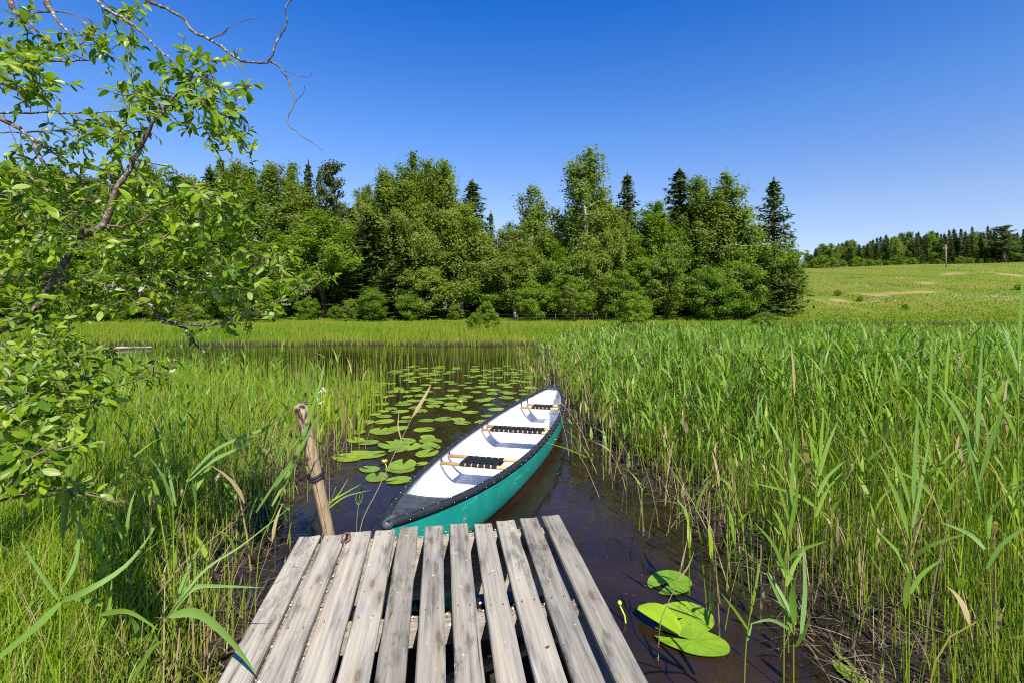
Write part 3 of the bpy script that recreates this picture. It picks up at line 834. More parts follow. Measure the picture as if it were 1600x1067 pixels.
# the wood behind the meadow: trees one can tell apart
T_ = [
    ('spruce', 345, 243, 52, 46, 'dark spruce tip over the wood behind the willow branches'),
    ('birch', 425, 250, 44, 110, 'broad pale birch at the left of the wood, just right of the willow leaves'),
    ('birch', 460, 246, 48, 80, 'birch with a thin top left of two dark spruce tips'),
    ('spruce', 482, 248, 50, 36, 'left one of two small dark spruce tips beside the round pine'),
    ('spruce', 499, 258, 50, 34, 'right one of two small dark spruce tips beside the round pine'),
    ('pine', 520, 247, 47, 64, 'bushy brownish pine rising between the birches'),
    ('broad', 505, 330, 41, 120, 'mid green leafy tree below the bushy pine'),
    ('birch', 572, 285, 46, 70, 'lower birch in the dip between pine and tallest birches'),
    ('birch', 600, 258, 43, 90, 'left shoulder of the tall birch clump in the middle of the wood'),
    ('birch', 632, 229, 43, 92, 'tallest birch of the clump in the middle of the wood'),
    ('birch', 664, 246, 44, 80, 'birch standing right behind the tallest birch of the middle clump'),
    ('birch', 696, 246, 43, 96, 'twin topped birch at the right of the middle clump'),
    ('spruce', 580, 330, 41, 100, 'shaggy green spruce in front of the middle birch clump'),
    ('spruce', 738, 276, 46, 66, 'dark spruce leaning out right of the middle birch clump'),
    ('birch', 722, 320, 41, 90, 'hanging birch in front of the dark leaning spruce'),
    ('spruce', 767, 328, 58, 26, 'tiny far spruce tip in the gap of the wood'),
    ('thin_birch', 790, 345, 46, 60, 'thin bluish birch beside the gap of the wood'),
    ('thin_birch', 832, 283, 43, 86, 'light open birch left of the tallest open birch'),
    ('thin_birch', 908, 231, 42, 112, 'tall open birch with white trunks standing highest right of the gap'),
    ('thin_birch', 922, 248, 43, 78, 'second stem of the tall open birch'),
    ('spruce', 980, 268, 44, 60, 'small dark spruce tip right of the tall open birch'),
    ('birch', 950, 318, 41, 66, 'birch below the small dark spruce tip'),
    ('broad', 1020, 312, 42, 84, 'bright green broadleaf between two dark spruces'),
    ('spruce', 1062, 259, 44, 74, 'dark spruce rising behind the right birches'),
    ('birch', 1094, 270, 43, 78, 'left birch of the dense pair at the right of the wood'),
    ('birch', 1122, 266, 42, 100, 'right birch of the dense pair at the right of the wood'),
    ('broad', 1166, 345, 41, 88, 'bright rounded tree at the right end of the wood'),
    ('spruce', 1209, 275, 42, 74, 'tall lone spruce at the right end of the wood'),
    ('broad', 1240, 388, 43, 50, 'low leafy tree closing the right end of the wood'),
    ('spruce', 1190, 400, 39.5, 36, 'young spruce at the foot of the rounded tree'),
    ('spruce', 640, 395, 39.5, 110, 'dark low spruce with wide boughs in the middle of the wood'),
    ('grey_bush', 660, 410, 38.2, 100, 'rounded grey green bush in front of the dark low spruce'),
    ('grey_bush', 1040, 392, 38, 104, 'large grey green bush at the foot of the right birches'),
    ('grey_bush', 916, 385, 38.5, 86, 'grey green bush below the tall open birch'),
    ('birch', 810, 375, 40, 90, 'low birch below the light open birch'),
    ('bush', 890, 425, 37.6, 80, 'bush left of the grey green bush below the tall birch'),
    ('broad', 860, 370, 41, 80, 'dark leafy tree between the two open birches'),
    ('broad', 760, 395, 41, 90, 'dark leafy tree below the gap of the wood'),
    ('broad', 985, 370, 41, 80, 'leafy tree in front of the bright broadleaf'),
    ('bush', 970, 420, 37.5, 76, 'bush between the grey green bushes'),
    ('bush', 1105, 415, 38, 86, 'leafy bush at the foot of the dense birch pair'),
    ('bush', 1150, 400, 38.6, 84, 'leafy bush left of the young spruce'),
]
for t in T_: tree(*t)
# the wood behind the willow branches, where single trees cannot be told apart
for i in range(20):
    px = -60 + i * 24 + rng.uniform(-8, 8)
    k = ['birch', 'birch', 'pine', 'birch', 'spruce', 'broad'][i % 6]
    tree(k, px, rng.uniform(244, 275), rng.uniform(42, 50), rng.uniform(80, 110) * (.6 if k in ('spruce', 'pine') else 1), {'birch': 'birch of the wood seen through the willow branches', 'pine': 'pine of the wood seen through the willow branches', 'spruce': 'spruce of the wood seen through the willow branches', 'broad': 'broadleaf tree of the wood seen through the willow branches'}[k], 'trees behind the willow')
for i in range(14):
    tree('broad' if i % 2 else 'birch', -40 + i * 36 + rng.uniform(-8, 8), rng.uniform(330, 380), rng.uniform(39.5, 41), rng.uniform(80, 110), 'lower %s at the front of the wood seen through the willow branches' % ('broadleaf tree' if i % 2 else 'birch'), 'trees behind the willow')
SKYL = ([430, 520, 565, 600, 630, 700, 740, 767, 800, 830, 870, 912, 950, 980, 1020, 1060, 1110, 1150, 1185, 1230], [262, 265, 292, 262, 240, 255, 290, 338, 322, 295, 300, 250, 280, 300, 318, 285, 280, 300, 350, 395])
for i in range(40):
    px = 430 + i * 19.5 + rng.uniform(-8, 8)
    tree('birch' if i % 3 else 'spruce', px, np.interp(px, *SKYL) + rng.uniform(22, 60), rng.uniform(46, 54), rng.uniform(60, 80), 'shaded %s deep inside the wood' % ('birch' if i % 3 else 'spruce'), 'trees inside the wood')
for i in range(27):
    px = 60 + i * 27 + (i > 19) * (i - 19) * 34 + rng.uniform(-16, 16)
    tree('bush' if i % 3 else 'grey_bush', px, rng.uniform(415, 484), rng.uniform(34.5, 38.5), rng.uniform(36, 84), 'low %s bush on the meadow edge of the wood' % ('green' if i % 3 else 'grey green'), 'bushes along the edge of the wood')
# shrubs on the meadow
tree('bush', 985, 452, 21.0, 92, 'loose willow shrub standing alone behind the reeds')
tree('bush', 1195, 486, 23, 80, 'low yellow green shrub on the meadow edge')
tree('bush', 742, 486, 26, 34, 'small shrub on the meadow left of a second small shrub')
tree('bush', 768, 482, 26, 30, 'small shrub on the meadow beside the gap of the wood')
for (a, b, w, s) in [(1309, 457, 26, 'dark shrub on the pasture near the wood'), (1344, 466, 14, 'small round shrub on the pasture below the sandy track'), (1415, 479, 20, 'low dark shrub in the middle of the pasture'), (1592, 448, 22, 'dark shrub at the edge of the pasture')]:
    p = pts_at(a, b + 6)
    tree('bush', a, b - 4, p[1], w, s)
# wood on the hill
far = []
for i in range(136):
    px = 1262 + (i % 68) * 5.3 + rng.uniform(-3, 3)
    top = np.interp(px, [1262, 1300, 1345, 1400, 1470, 1530, 1620], [384, 381, 376, 366, 360, 355, 353]) + rng.uniform(-4, 14)
    k = 'spruce' if rng.random() < np.interp(px, [1262, 1400, 1480, 1600], [.5, .7, .85, .75]) else ('broad' if rng.random() < .6 else 'birch')
    if 1545 < px < 1600: top += 8
    tree(k, px, top, rng.uniform(120, 128) + (12 if i > 67 else 0), rng.uniform(14, 19) * (1.0 if k == 'spruce' else 1.35), {'spruce': 'dark spruce in the wood on the hill', 'broad': 'green broadleaf tree in the wood on the hill', 'birch': 'pale birch in the wood on the hill'}[k], 'trees on the hill')
for (px, top, w) in [(1270, 404, 26), (1315, 405, 24), (1356, 404, 24), (1388, 406, 24), (1465, 404, 22), (1515, 402, 24), (1548, 402, 20), (1372, 405, 22), (1402, 398, 26), (1340, 400, 24), (1300, 402, 24), (1447, 410, 16), (1532, 404, 26), (1283, 398, 24), (1425, 402, 22), (1500, 400, 22)]:
    tree('bush', px, top, 118, w, 'rounded bush in front of the wood on the hill', 'bushes on the hill')
tree('pine', 1568, 351, 117, 54, 'spreading pine at the near edge of the hill wood')
# utility pole and fences
p = pts_at(1478, 418); Yp = min(p[1], 116)
pe = empty('utility_pole', (P(1478, 418, Yp)[0], Yp, float(ground_z(P(1478, 418, Yp)[0], Yp))), 'grey wooden utility pole before the hill wood', 'pole')
hp = (418 - 383) / F * Yp
mb = MB(); mb.tube([(0, 0, -.2), (0, 0, hp)], [.10, .075], 8); mb.build('shaft', M['post'], pe, True)
mb = MB(); mb.box(-.5, .5, .11, .19, hp - .7, hp - .6); mb.build('crossarm', M['weathered'], pe)


def fence(pts, label, hgt, r):
    e = empty('wire_fence', pts[0], label, 'fence'); o = np.array(pts[0])
    tops = []
    for p in pts:
        q = np.array(p) - o
        mb = MB(); mb.tube([q + (0, 0, -.2), q + (0, 0, hgt)], [r, r * .9], 6); mb.build('post', M['grey_bark'], e, True); tops.append(q)
    mb = MB()
    for k in (.5, .9): mb.tube([q + np.array([0, 0, hgt * k]) for q in tops], .005, 4)
    mb.build('wire', M['grey_bark'], e)
fence([(X, 35.6 + .2 * math.sin(X), float(ground_z(X, 35.6))) for X in np.linspace(-1.0, 6, 6)], 'low wire fence along the dark edge of the wood', .6, .022)
fence([(X, 113 + .02 * X, float(ground_z(X, 113))) for X in np.linspace(74, 118, 12)], 'post and wire fence along the top of the pasture', .9, .045)
# log at the far shore
a, b = G(157, 545, .05), G(238, 542.5, .05)
mb = MB(); mb.tube([a, (a * .6 + b * .4) + (0, 0, .02), b], [.04, .05, .035], 8)
tag(mb.build('log', M['weathered'], None, True), 'grey log lying in the water at the far shore', 'log')

# ------------------------------------------------------------------ jetty
S8 = 2.162
PL = [((320, 122), (392, 118), 35, 150), ((402, 120), (478, 116), 170, 286), ((490, 107), (565, 103), 302, 420), ((577, 100), (645, 96), 437, 550), ((660, 92), (722, 90), 568, 676), ((745, 85), (808, 82), 707, 812), ((828, 78), (890, 76), 843, 946), ((912, 78), (970, 75), 980, 1088), ((987, 70), (1046, 66), 1115, 1232), ((1063, 63), (1120, 60), 1248, 1365), ((1137, 57), (1195, 55), 1393, 1507)]
ZD = .45
def S(p): return (320 + p[0] / S8, 780 + p[1] / S8)
far_c, near_c, wid = [], [], []
for (l, r, nl, nr) in PL:
    L0, R0 = G(*S(l), ZD), G(*S(r), ZD); L1, R1 = G(*S((nl, 621)), ZD), G(*S((nr, 621)), ZD)
    far_c.append((L0 + R0) / 2); near_c.append((L1 + R1) / 2); wid.append((np.linalg.norm(R0 - L0) + np.linalg.norm(R1 - L1)) / 2 * .985)
jt = empty('jetty', (0, 2.5, ZD), 'weathered grey wooden jetty with gaps between its planks', 'jetty')
jo = np.array([0, 2.5, ZD])
for i in range(11):
    f, nn = far_c[i], near_c[i]
    d = (nn - f) / np.linalg.norm(nn - f)
    Lg = np.linalg.norm(nn - f) + 2.6
    w = wid[i] / 2
    ns = 24
    mb = MB(); ring = []
    a1, a2, ph = rng.uniform(-.004, .004), rng.uniform(-.003, .003), rng.uniform(0, 6)
    bev = .006
    for k in range(ns + 1):
        yy = -Lg * k / ns
        if k == 0: yy = 0
        zz = .004 * math.sin(yy * 1.3 + ph) + a1; xx = .003 * math.sin(yy * 2.1 + ph)
        cup = .0025
        sec = [(-w + bev, 0), (-w * .5, -cup), (0, -cup * 1.4), (w * .5, -cup), (w - bev, 0), (w, -bev), (w, -.028), (-w, -.028), (-w, -bev)]
        ring.append([(x_ + xx + (rng.normal() * .0008 if abs(x_) > w - .01 else 0), yy + (0.0 if k else rng.normal() * .002), z_ + zz) for x_, z_ in sec])
    m9 = 9; vv = [p for r_ in ring for p in r_]
    ff = [(k * m9 + j, k * m9 + (j + 1) % m9, (k + 1) * m9 + (j + 1) % m9, (k + 1) * m9 + j) for k in range(ns) for j in range(m9)]
    ff += [tuple(range(m9))[::-1], tuple(ns * m9 + j for j in range(m9))]
    mb.add(vv, ff)
    # nail heads
    for yy in (-.06, -.86):
        for sx in (-.5, .5):
            mb.tube([(sx * w, yy + rng.uniform(-.01, .01), -.003), (sx * w, yy, .003)], .0026, 7, 1)
    o = mb.build('plank', [M['wood'], M['rust']], jt)
    o.location = f - jo
    o.rotation_euler.z = math.atan2(d[0], -d[1])
dj = unit(np.array(near_c[5] - far_c[5])); ang = math.atan2(dj[0], -dj[1])
ax = np.array([math.cos(ang), math.sin(ang), 0]); fw = -dj
def beam(p, q, w, t, name, mat=M['wood']):
    p, q = np.array(p), np.array(q); d = q - p; L_ = np.linalg.norm(d)
    mb = MB(); mb.box(-w / 2, w / 2, 0, L_, -t, 0)
    o = mb.build(name, mat, jt, bevel=.004); o.location = p - jo
    yaw = math.atan2(-d[0], d[1]); o.rotation_euler = (math.asin(d[2] / L_), 0, yaw); return o
for (off, w_) in ((.075, .07), (.86, .09), (2.4, .09)):
    p = far_c[0] + dj * off - ax * .05; q = far_c[10] + dj * (off + .03) + ax * .05
    p[2] = q[2] = ZD - .036
    beam(p, q, w_, .09 if off > .1 else .36, 'crossbeam')
for k in (0, 1, 9):
    p = (far_c[k] + far_c[k + 1]) / 2 + dj * .13; q = (near_c[k] + near_c[k + 1]) / 2 + dj * .6
    p[2] = q[2] = ZD - .045 - (.03 if k == 9 else 0)
    p += dj * .0
    beam(p + dj * .0, q, .10, .07, 'stringer')
beam(G(690, 1062, .20) * 1.0, G(880, 985, .26), .045, .03, 'brace', M['post'])
for (k, s) in ((0, .4), (10, -.4)):
    for off in (.08, 1.9):
        c = far_c[k] + dj * off + ax * s * .25
        mb = MB(); mb.tube([(c[0] - jo[0], c[1] - jo[1], -.9 - .0), (c[0] - jo[0], c[1] - jo[1], -.05)], .05, 10); mb.build('pile', M['weathered'], jt, True)
# mooring ring
rc = G(541, 842, ZD + .025) - jo
mb = MB()
ang2 = np.linspace(0, 2 * math.pi, 21)
mb.tube([rc + np.array([math.cos(t) * .024 * .8, math.cos(t) * .015, math.sin(t) * .026 + .012]) for t in ang2], .0055, 8, cap=False)
mb.tube([rc + (0, 0, -.05), rc + (0, 0, -.012)], .006, 8)
mb.build('mooring_ring', M['rust'], jt, True)
# litter caught in the gaps
lp = []
for k in (0, 1):
    for _ in range(190 if k == 0 else 130):
        t = rng.uniform(.06, 1.0); a = (far_c[k] + far_c[k + 1]) / 2; b = (near_c[k] + near_c[k + 1]) / 2
        p = a + (b - a) * t + ax * rng.normal(0, .012); p[2] = ZD - .045 + abs(rng.normal(0, .010)) + .003; lp.append(p)
for k in range(2, 10):
    for _ in range(14):
        off = rng.choice([.075, .86]); a = (far_c[k] + far_c[k + 1]) / 2 + dj * (off + rng.normal(0, .02)); a = a + ax * rng.normal(0, .01); a[2] = ZD - .034 + rng.uniform(0, .006); lp.append(a)
for _ in range(16):
    k = rng.integers(0, 11); t = rng.uniform(.05, 1); p = far_c[k] + (near_c[k] - far_c[k]) * t + ax * rng.uniform(-.04, .04); p[2] = ZD + .006; lp.append(p)
lp = np.array(lp); n = len(lp)
V, Q = rhombs(lp, unit(np.array([0, 0, 1.]) + .5 * rvec(n)), U(.006, .020, n), .8)
tag(big('leaf_litter', V, Q, M['litter'], np.repeat(U(0, 1, n), 4)), 'dry brown and white litter caught between the jetty planks', kind='stuff')

# ------------------------------------------------------------------ mooring post
p0 = P(526, 880, 3.28); p1 = P(514.5, 836, 3.25); p2 = P(468.5, 632, 3.02)
p0 = p1 + (p1 - p2) * .95
pe = empty('mooring_post', p0, 'round peeled wooden post leaning beside the jetty corner', 'post')
ax_ = unit(p2 - p0); Lp = np.linalg.norm(p2 - p0)
uu = unit(np.cross(ax_, [0, 1, 0])); ww = np.cross(ax_, uu)
n = 64; K = 30
mb = MB(); vv = []
for i in range(K + 1):
    t = i / K
    r = .035 + .004 * t
    for j in range(n):
        a = j / n * 6.283
        rr = r * (1 + .012 * math.sin(3 * a + 4 * t) + .008 * math.sin(9 * t + 5 * a))
        # crack running down the side that faces the jetty
        if abs(((a - (1.15 + .35 * math.sin(2.2 * t)) + math.pi) % 6.283) - math.pi) < .075 and t > .2: rr -= .02
        vv.append(ax_ * Lp * t + rr * (math.cos(a) * uu * -1 + math.sin(a) * ww * 1) + uu * .003 * math.sin(5 * t))
# sides + slightly domed ends
ff = [(i * n + j, i * n + (j + 1) % n, (i + 1) * n + (j + 1) % n, (i + 1) * n + j) for i in range(K) for j in range(n)]
vv.append(ax_ * (Lp + .004)); ff += [(K * n + j, K * n + (j + 1) % n, len(vv) - 1) for j in range(n)]
mb.add(vv, ff)
mb.build('shaft', M['post'], pe, True)
tb = .5 * 0 + np.linalg.norm(P(491.5, 742, 3.14) - p0)
mb = MB()
for q in (-.006, .006):
    c = ax_ * (tb + q * 1.6)
    pts = [c + .046 * (math.cos(a) * uu + math.sin(a) * ww) + ax_ * .004 * math.sin(3 * a) for a in np.linspace(0, 6.283, 25)]
    mb.tube(pts, .0085, 6, cap=False)
k0 = ax_ * tb - ww * .0
for sgn in (1, -1):
    e0 = ax_ * (tb - .05) + (uu * .026 * sgn * -1 + ww * .040 * (-1))
    mb.tube([ax_ * (tb - .01) + uu * -.03 + ww * -.036, e0 + ax_ * .01, e0 - ax_ * .03 + uu * .01 * sgn], [.008, .007, .004], 6)
mb.build('strap', M['strap'], pe, True)

# ------------------------------------------------------------------ canoe
NT = np.array([-.80, 3.13]); FT = np.array([.745, 8.18])
ca = FT - NT; CL = np.linalg.norm(ca); cang = math.atan2(-ca[0], ca[1])
cn = empty('canoe', ((NT + FT)[0] / 2, (NT + FT)[1] / 2, 0), 'green canoe with white inside and black rim moored at the jetty', 'canoe')
cn.rotation_euler = (0, R(-1.5), cang)
HL = CL / 2


def beam_(t): return .455 * (1 - abs(t) ** 2.25) ** .86 + .012
def sheer(t): return .335 + .120 * abs(t) ** 2.4
def keel(t):
    a = abs(t); k = -.075 + .03 * a * a
    return k + (sheer(t) - .04 - k) * max(0, (a - .90) / .10) ** 2.2
NS, NC = 72, 16


def section(t, inset=0.0, floor_=0.0):
    b = max(.004, beam_(t) - inset); k = min(keel(t) + floor_, sheer(t) - .02); h = sheer(t) - k
    out = []
    for j in range(NC + 1):
        th = math.pi / 2 * j / NC
        x_ = b * (math.sin(th) ** .62) * (1 + .035 * math.sin(2 * th)); z_ = k + h * (1 - math.cos(th) ** .80) ** 1.05
        out.append((x_, z_))
    return out


def hull(inset, floor_, name, mat, flip=False, t0=-1, t1=1):
    mb = MB(); vv = []
    ts = np.sin(np.linspace(math.asin(t0), math.asin(t1), NS + 1)) if t1 == 1 else np.linspace(t0, t1, NS + 1)
    for t in ts:
        s = section(t, inset, floor_)
        if floor_: s = [(x_, max(z_, .022 + .004 * (1 - x_ / .46))) for x_, z_ in s]
        full = [(-x_, z_) for x_, z_ in s[::-1]] + s[1:]
        vv += [(x_, t * HL, z_) for x_, z_ in full]
    m_ = 2 * NC + 1
    ff = [(i * m_ + j, i * m_ + j + 1, (i + 1) * m_ + j + 1, (i + 1) * m_ + j) for i in range(NS) for j in range(m_ - 1)]
    if flip: ff = [q[::-1] for q in ff]
    mb.add(vv, ff)
    return mb.build(name, mat, cn, True)


hull(0, 0, 'hull', M['green_hull'], True)
hull(.014, .016, 'liner', M['white_hull'], False, -.965, .965)
# rims with rivets
for sg in (-1, 1):
    mb = MB(); ts = np.sin(np.linspace(-math.pi / 2, math.pi / 2, 81)); vv = []
    sec = [(-.034, -.002), (-.034, .012), (-.026, .021), (.004, .023), (.014, .016), (.017, -.004), (.013, -.03), (.005, -.03), (.004, -.006), (-.024, -.006)]
    for t in ts:
        b = beam_(t); z_ = sheer(t); sq = min(1, b / .06)
        rp = .0012 * math.sin(t * HL * 55)
        for (dx, dz) in sec:
            xx = b + (dx if dx > 0 else dx * sq) + (rp if dx < 0 else 0)
            vv.append((sg * max(.001, xx), t * HL + (0.02 * (1 if t > 0 else -1) if abs(t) > .9999 else 0), z_ + dz + (.5 * rp if dz > .01 else 0)))
    m_ = len(sec)
    ff = [(i * m_ + j, i * m_ + (j + 1) % m_, (i + 1) * m_ + (j + 1) % m_, (i + 1) * m_ + j) for i in range(80) for j in range(m_)]
    if sg < 0: ff = [q[::-1] for q in ff]
    ff += [tuple(range(m_)), tuple(80 * m_ + j for j in range(m_))[::-1]]
    mb.add(vv, ff)
    for t in np.linspace(-.95, .95, 38):
        b = beam_(t) + .0165; z_ = sheer(t) - .012
        mb.tube([(sg * b, t * HL, z_), (sg * (b + .004), t * HL, z_)], [.0042, .003], 7, 1)
        mb.tube([(sg * (beam_(t) - .008), t * HL, sheer(t) + .022), (sg * (beam_(t) - .008), t * HL, sheer(t) + .0255)], [.0036, .0025], 7, 1)
    for t in (-.42, -.36, .10, .16, .58, .64):
        b = section(t)[13]
        mb.tube([(sg * b[0], t * HL, b[1]), (sg * (b[0] + .006), t * HL, b[1])], [.006, .004], 7, 1)
    mb.build('gunwale', [M['vinyl'], M['rivet']], cn, True)
# end plates
for (ta, tb_, nm) in ((-1.0, -.80, 'deck_plate'), (.905, 1.0, 'deck_plate')):
    mb = MB(); vv = []; ts = np.linspace(ta, tb_, 15); nc = 8
    for t in ts:
        b = max(.004, beam_(t) - .014)
        for j in range(nc + 1):
            u_ = -1 + 2 * j / nc
            vv.append((u_ * b, t * HL, sheer(t) + .012 - .012 * (1 - u_ * u_)))
    k = nc + 1
    ff = [(i * k + j, i * k + j + 1, (i + 1) * k + j + 1, (i + 1) * k + j) for i in range(14) for j in range(nc)]
    nb = len(vv); vv += [(a, b, c - .012) for a, b, c in vv]; ff += [tuple(q + nb for q in f_[::-1]) for f_ in ff]
    mb.add(vv, ff)
    te = tb_ if ta < 0 else ta; b = beam_(te) - .02
    mb.tube([(u_ * b, te * HL + (.03 if ta < 0 else -.03) * (1 - u_ * u_) * 0, sheer(te) + .014 - .012 * (1 - u_ * u_)) for u_ in np.linspace(-1, 1, 11)], .014, 8)
    e_ = -1 if ta < 0 else 1          # rounded nose where the rims meet
    mb.tube([(0, e_ * (HL + q), sheer(1) + zz) for q, zz in ((-.12, -.004), (-.05, -.008), (-.01, -.012), (.018, -.014), (.034, -.018))], [.024, .036, .039, .034, .012], 12)
    mb.build(nm, M['deck_plate'], cn, True)
# buoyancy bulkheads under the end plates
for te, sg in ((.90, 1), (-.83, -1)):
    mb = MB(); vv = []; s = section(te, .016, .02)
    full = [(-x_, z_) for x_, z_ in s[::-1]] + s[1:]
    full = [(x_, min(z_, sheer(te) - .012)) for x_, z_ in full]
    vv = [(x_, te * HL, z_) for x_, z_ in full]; m_ = len(vv)
    vv.append((0, te * HL - sg * .03, sheer(te) - .2))
    ff = [(j, j + 1, m_) if sg < 0 else (j + 1, j, m_) for j in range(m_ - 1)] + [((m_ - 1), 0, m_) if sg < 0 else (0, m_ - 1, m_)]
    mb.add(vv, ff); mb.build('bulkhead', M['white_hull'], cn, True)
# seats
def seat(t, half, zs, web, kind):
    e = bpy.data.objects.new('seat', None); COL.objects.link(e); e.parent = cn; e.location = (0, t * HL, zs)
    for s_ in (-1, 1):
        tt = t + s_ * half / HL; b = np.interp(zs, [z_ for x_, z_ in section(tt, .014)], [x_ for x_, z_ in section(tt, .014)]) - .004
        mb = MB(); mb.tube([(-b, s_ * half, 0), (b, s_ * half, 0)], .0175, 10); mb.build('rail', M['seat_wood'], e, True)
        for sx in (-1, 1):
            mb = MB(); mb.tube([(sx * (b - .02), s_ * half, .014), (sx * (b - .012), s_ * half, sheer(tt) - zs - .008)], .007, 8); mb.build('hanger', M['strap'], e, True)
    mb = MB(); nst = web[0]; hw = web[1]; w_ = 2 * hw / nst
    for i in range(nst):
        x0 = -hw + i * w_ + .006; x1 = x0 + w_ - .013
        ring = [(half + .0185 * math.cos(a), .0185 * math.sin(a)) for a in np.linspace(-math.pi / 2, math.pi / 2, 7)]
        ring = ring + [(-half + .0185 * math.cos(a), .0185 * math.sin(a)) for a in np.linspace(math.pi / 2, 3 * math.pi / 2, 7)]
        vv = [(x0, yy, zz) for yy, zz in ring] + [(x1, yy, zz) for yy, zz in ring]
        k = len(ring)
        mb.add(vv, [(j, (j + 1) % k, k + (j + 1) % k, k + j) for j in range(k)])
    nr = max(2, int(2 * half / .055)); hh = 2 * (half - .022) / nr
    for i in range(nr):
        y0 = -half + .022 + i * hh + .005; y1 = y0 + hh - .010
        z_ = .0205
        vv, ff = [], []
        xs_ = np.linspace(-hw + .002, hw - .002, nst * 4 + 1)
        for q, x_ in enumerate(xs_):
            zz = z_ + .003 * math.sin(q * math.pi / 4 * 2 + i * math.pi) * .8
            vv += [(x_, y0, zz), (x_, y1, zz)]
        ff = [(2 * q, 2 * q + 1, 2 * q + 3, 2 * q + 2) for q in range(len(xs_) - 1)]
        mb.add(vv, ff)
    mb.build('webbing', M['webbing'], e)
    return e
seat(-.335, .115, .285, (6, .20), 'near')
seat(.14, .085, .285, (11, .335), 'mid')
seat(.647, .10, .285, (5, .15), 'far')
# bits blown into the bottom of the canoe
n = 70
q = np.stack([rng.normal(0, .13, n), U(-.78, .8, n) * HL, np.full(n, .033)], -1)
V, Q = rhombs(q, unit(np.array([0, 0, 1.]) + .25 * rvec(n)), U(.006, .022, n), U(.3, .9, n))
o = big('canoe_litter', V, Q, M['litter'], np.repeat(U(0, .7, n), 4)); o.location = cn.location; o.rotation_euler = cn.rotation_euler
tag(o, 'dry bits of leaf and reed lying in the bottom of the canoe', kind='stuff')
# small pale round emblem on the bow
s = section(-.745)[13]
mb = MB(); c = np.array([s[0] + .006, -.745 * HL, s[1]])
for (r0, r1) in ((.020, .026), (.0, .010)):
    a = np.linspace(0, 6.283, 25)
    tx = np.array([(beam_(-.73) - beam_(-.76)), .03 * HL, 0]); tx /= np.linalg.norm(tx); tz = np.array([.15, 0, 1]); tz /= np.linalg.norm(tz)
    vv = []
    for t in a: vv += [c + r0 * (math.cos(t) * tx + math.sin(t) * tz), c + r1 * (math.cos(t) * tx + math.sin(t) * tz)]
    mb.add(vv, [(2 * q, 2 * q + 1, 2 * q + 3, 2 * q + 2) for q in range(24)])
mb.build('emblem', simple('pale_emblem', (.16, .36, .32), .4, .1, 20), cn)

# ------------------------------------------------------------------ water lilies
def pad_mesh(seed, curl=.0):
    r_ = np.random.default_rng(seed)
    n = 36; notch = .20
    a = np.linspace(notch, 6.283 - notch, n)
    rad = (1 + .09 * np.cos(a * 2) + .02 * r_.normal(size=n).cumsum() / 6)
    rad *= 1 + .10 * np.exp(-((a - notch) / .5) ** 2) + .10 * np.exp(-((a - 6.283 + notch) / .5) ** 2)
    vv = [(.06, 0, .006)]; ff = []
    for q in (.35, .7, .93, 1.0):
        for i in range(n):
            rr = rad[i] * q
            z_ = .010 * q * math.sin(5 * a[i] + seed) + curl * q ** 3 * max(0, math.sin(a[i] * 1.5 + seed)) + (.012 if q == 1 else 0)
            vv.append((rr * math.cos(a[i]), rr * math.sin(a[i]), z_))
    for i in range(n - 1): ff.append((0, 1 + i, 2 + i))
    for k in range(3):
        for i in range(n - 1):
            b = 1 + k * n + i; ff.append((b, b + n, b + n + 1, b + 1))
    me = bpy.data.meshes.new('lily_pad'); me.from_pydata(vv, [], ff); me.polygons.foreach_set('use_smooth', [True] * len(ff))
    at = me.attributes.new('tint', 'FLOAT', 'POINT'); at.data.foreach_set('value', np.full(len(vv), .5, np.float32))
    me.update(); return me
pads = [pad_mesh(s, c) for s, c in ((1, 0), (2, .02), (3, .0), (4, .05), (5, .01))]
for m_ in pads: m_.materials.append(M['pad'])
placed = []


def pad(px, py, wpx, label, group=None, mi=None, rot=None, z=.006, mat=None, tilt=(0, 0), asp=1.0):
    p = G(px, py, 0); r = wpx * p[1] / F / 2
    me = pads[mi if mi is not None else rng.integers(0, 5)]
    o = link('lily_pad', me); tag(o, label, 'lily pad', group)
    o.location = (p[0], p[1], z + rng.uniform(0, .006)); o.scale = (r, r * asp, r)
    o.rotation_euler = (tilt[0], tilt[1], rng.uniform(0, 6.283) if rot is None else rot)
    if mat:
        o.material_slots[0].link = 'OBJECT'; o.material_slots[0].material = mat
    placed.append((p[0], p[1], r)); return o


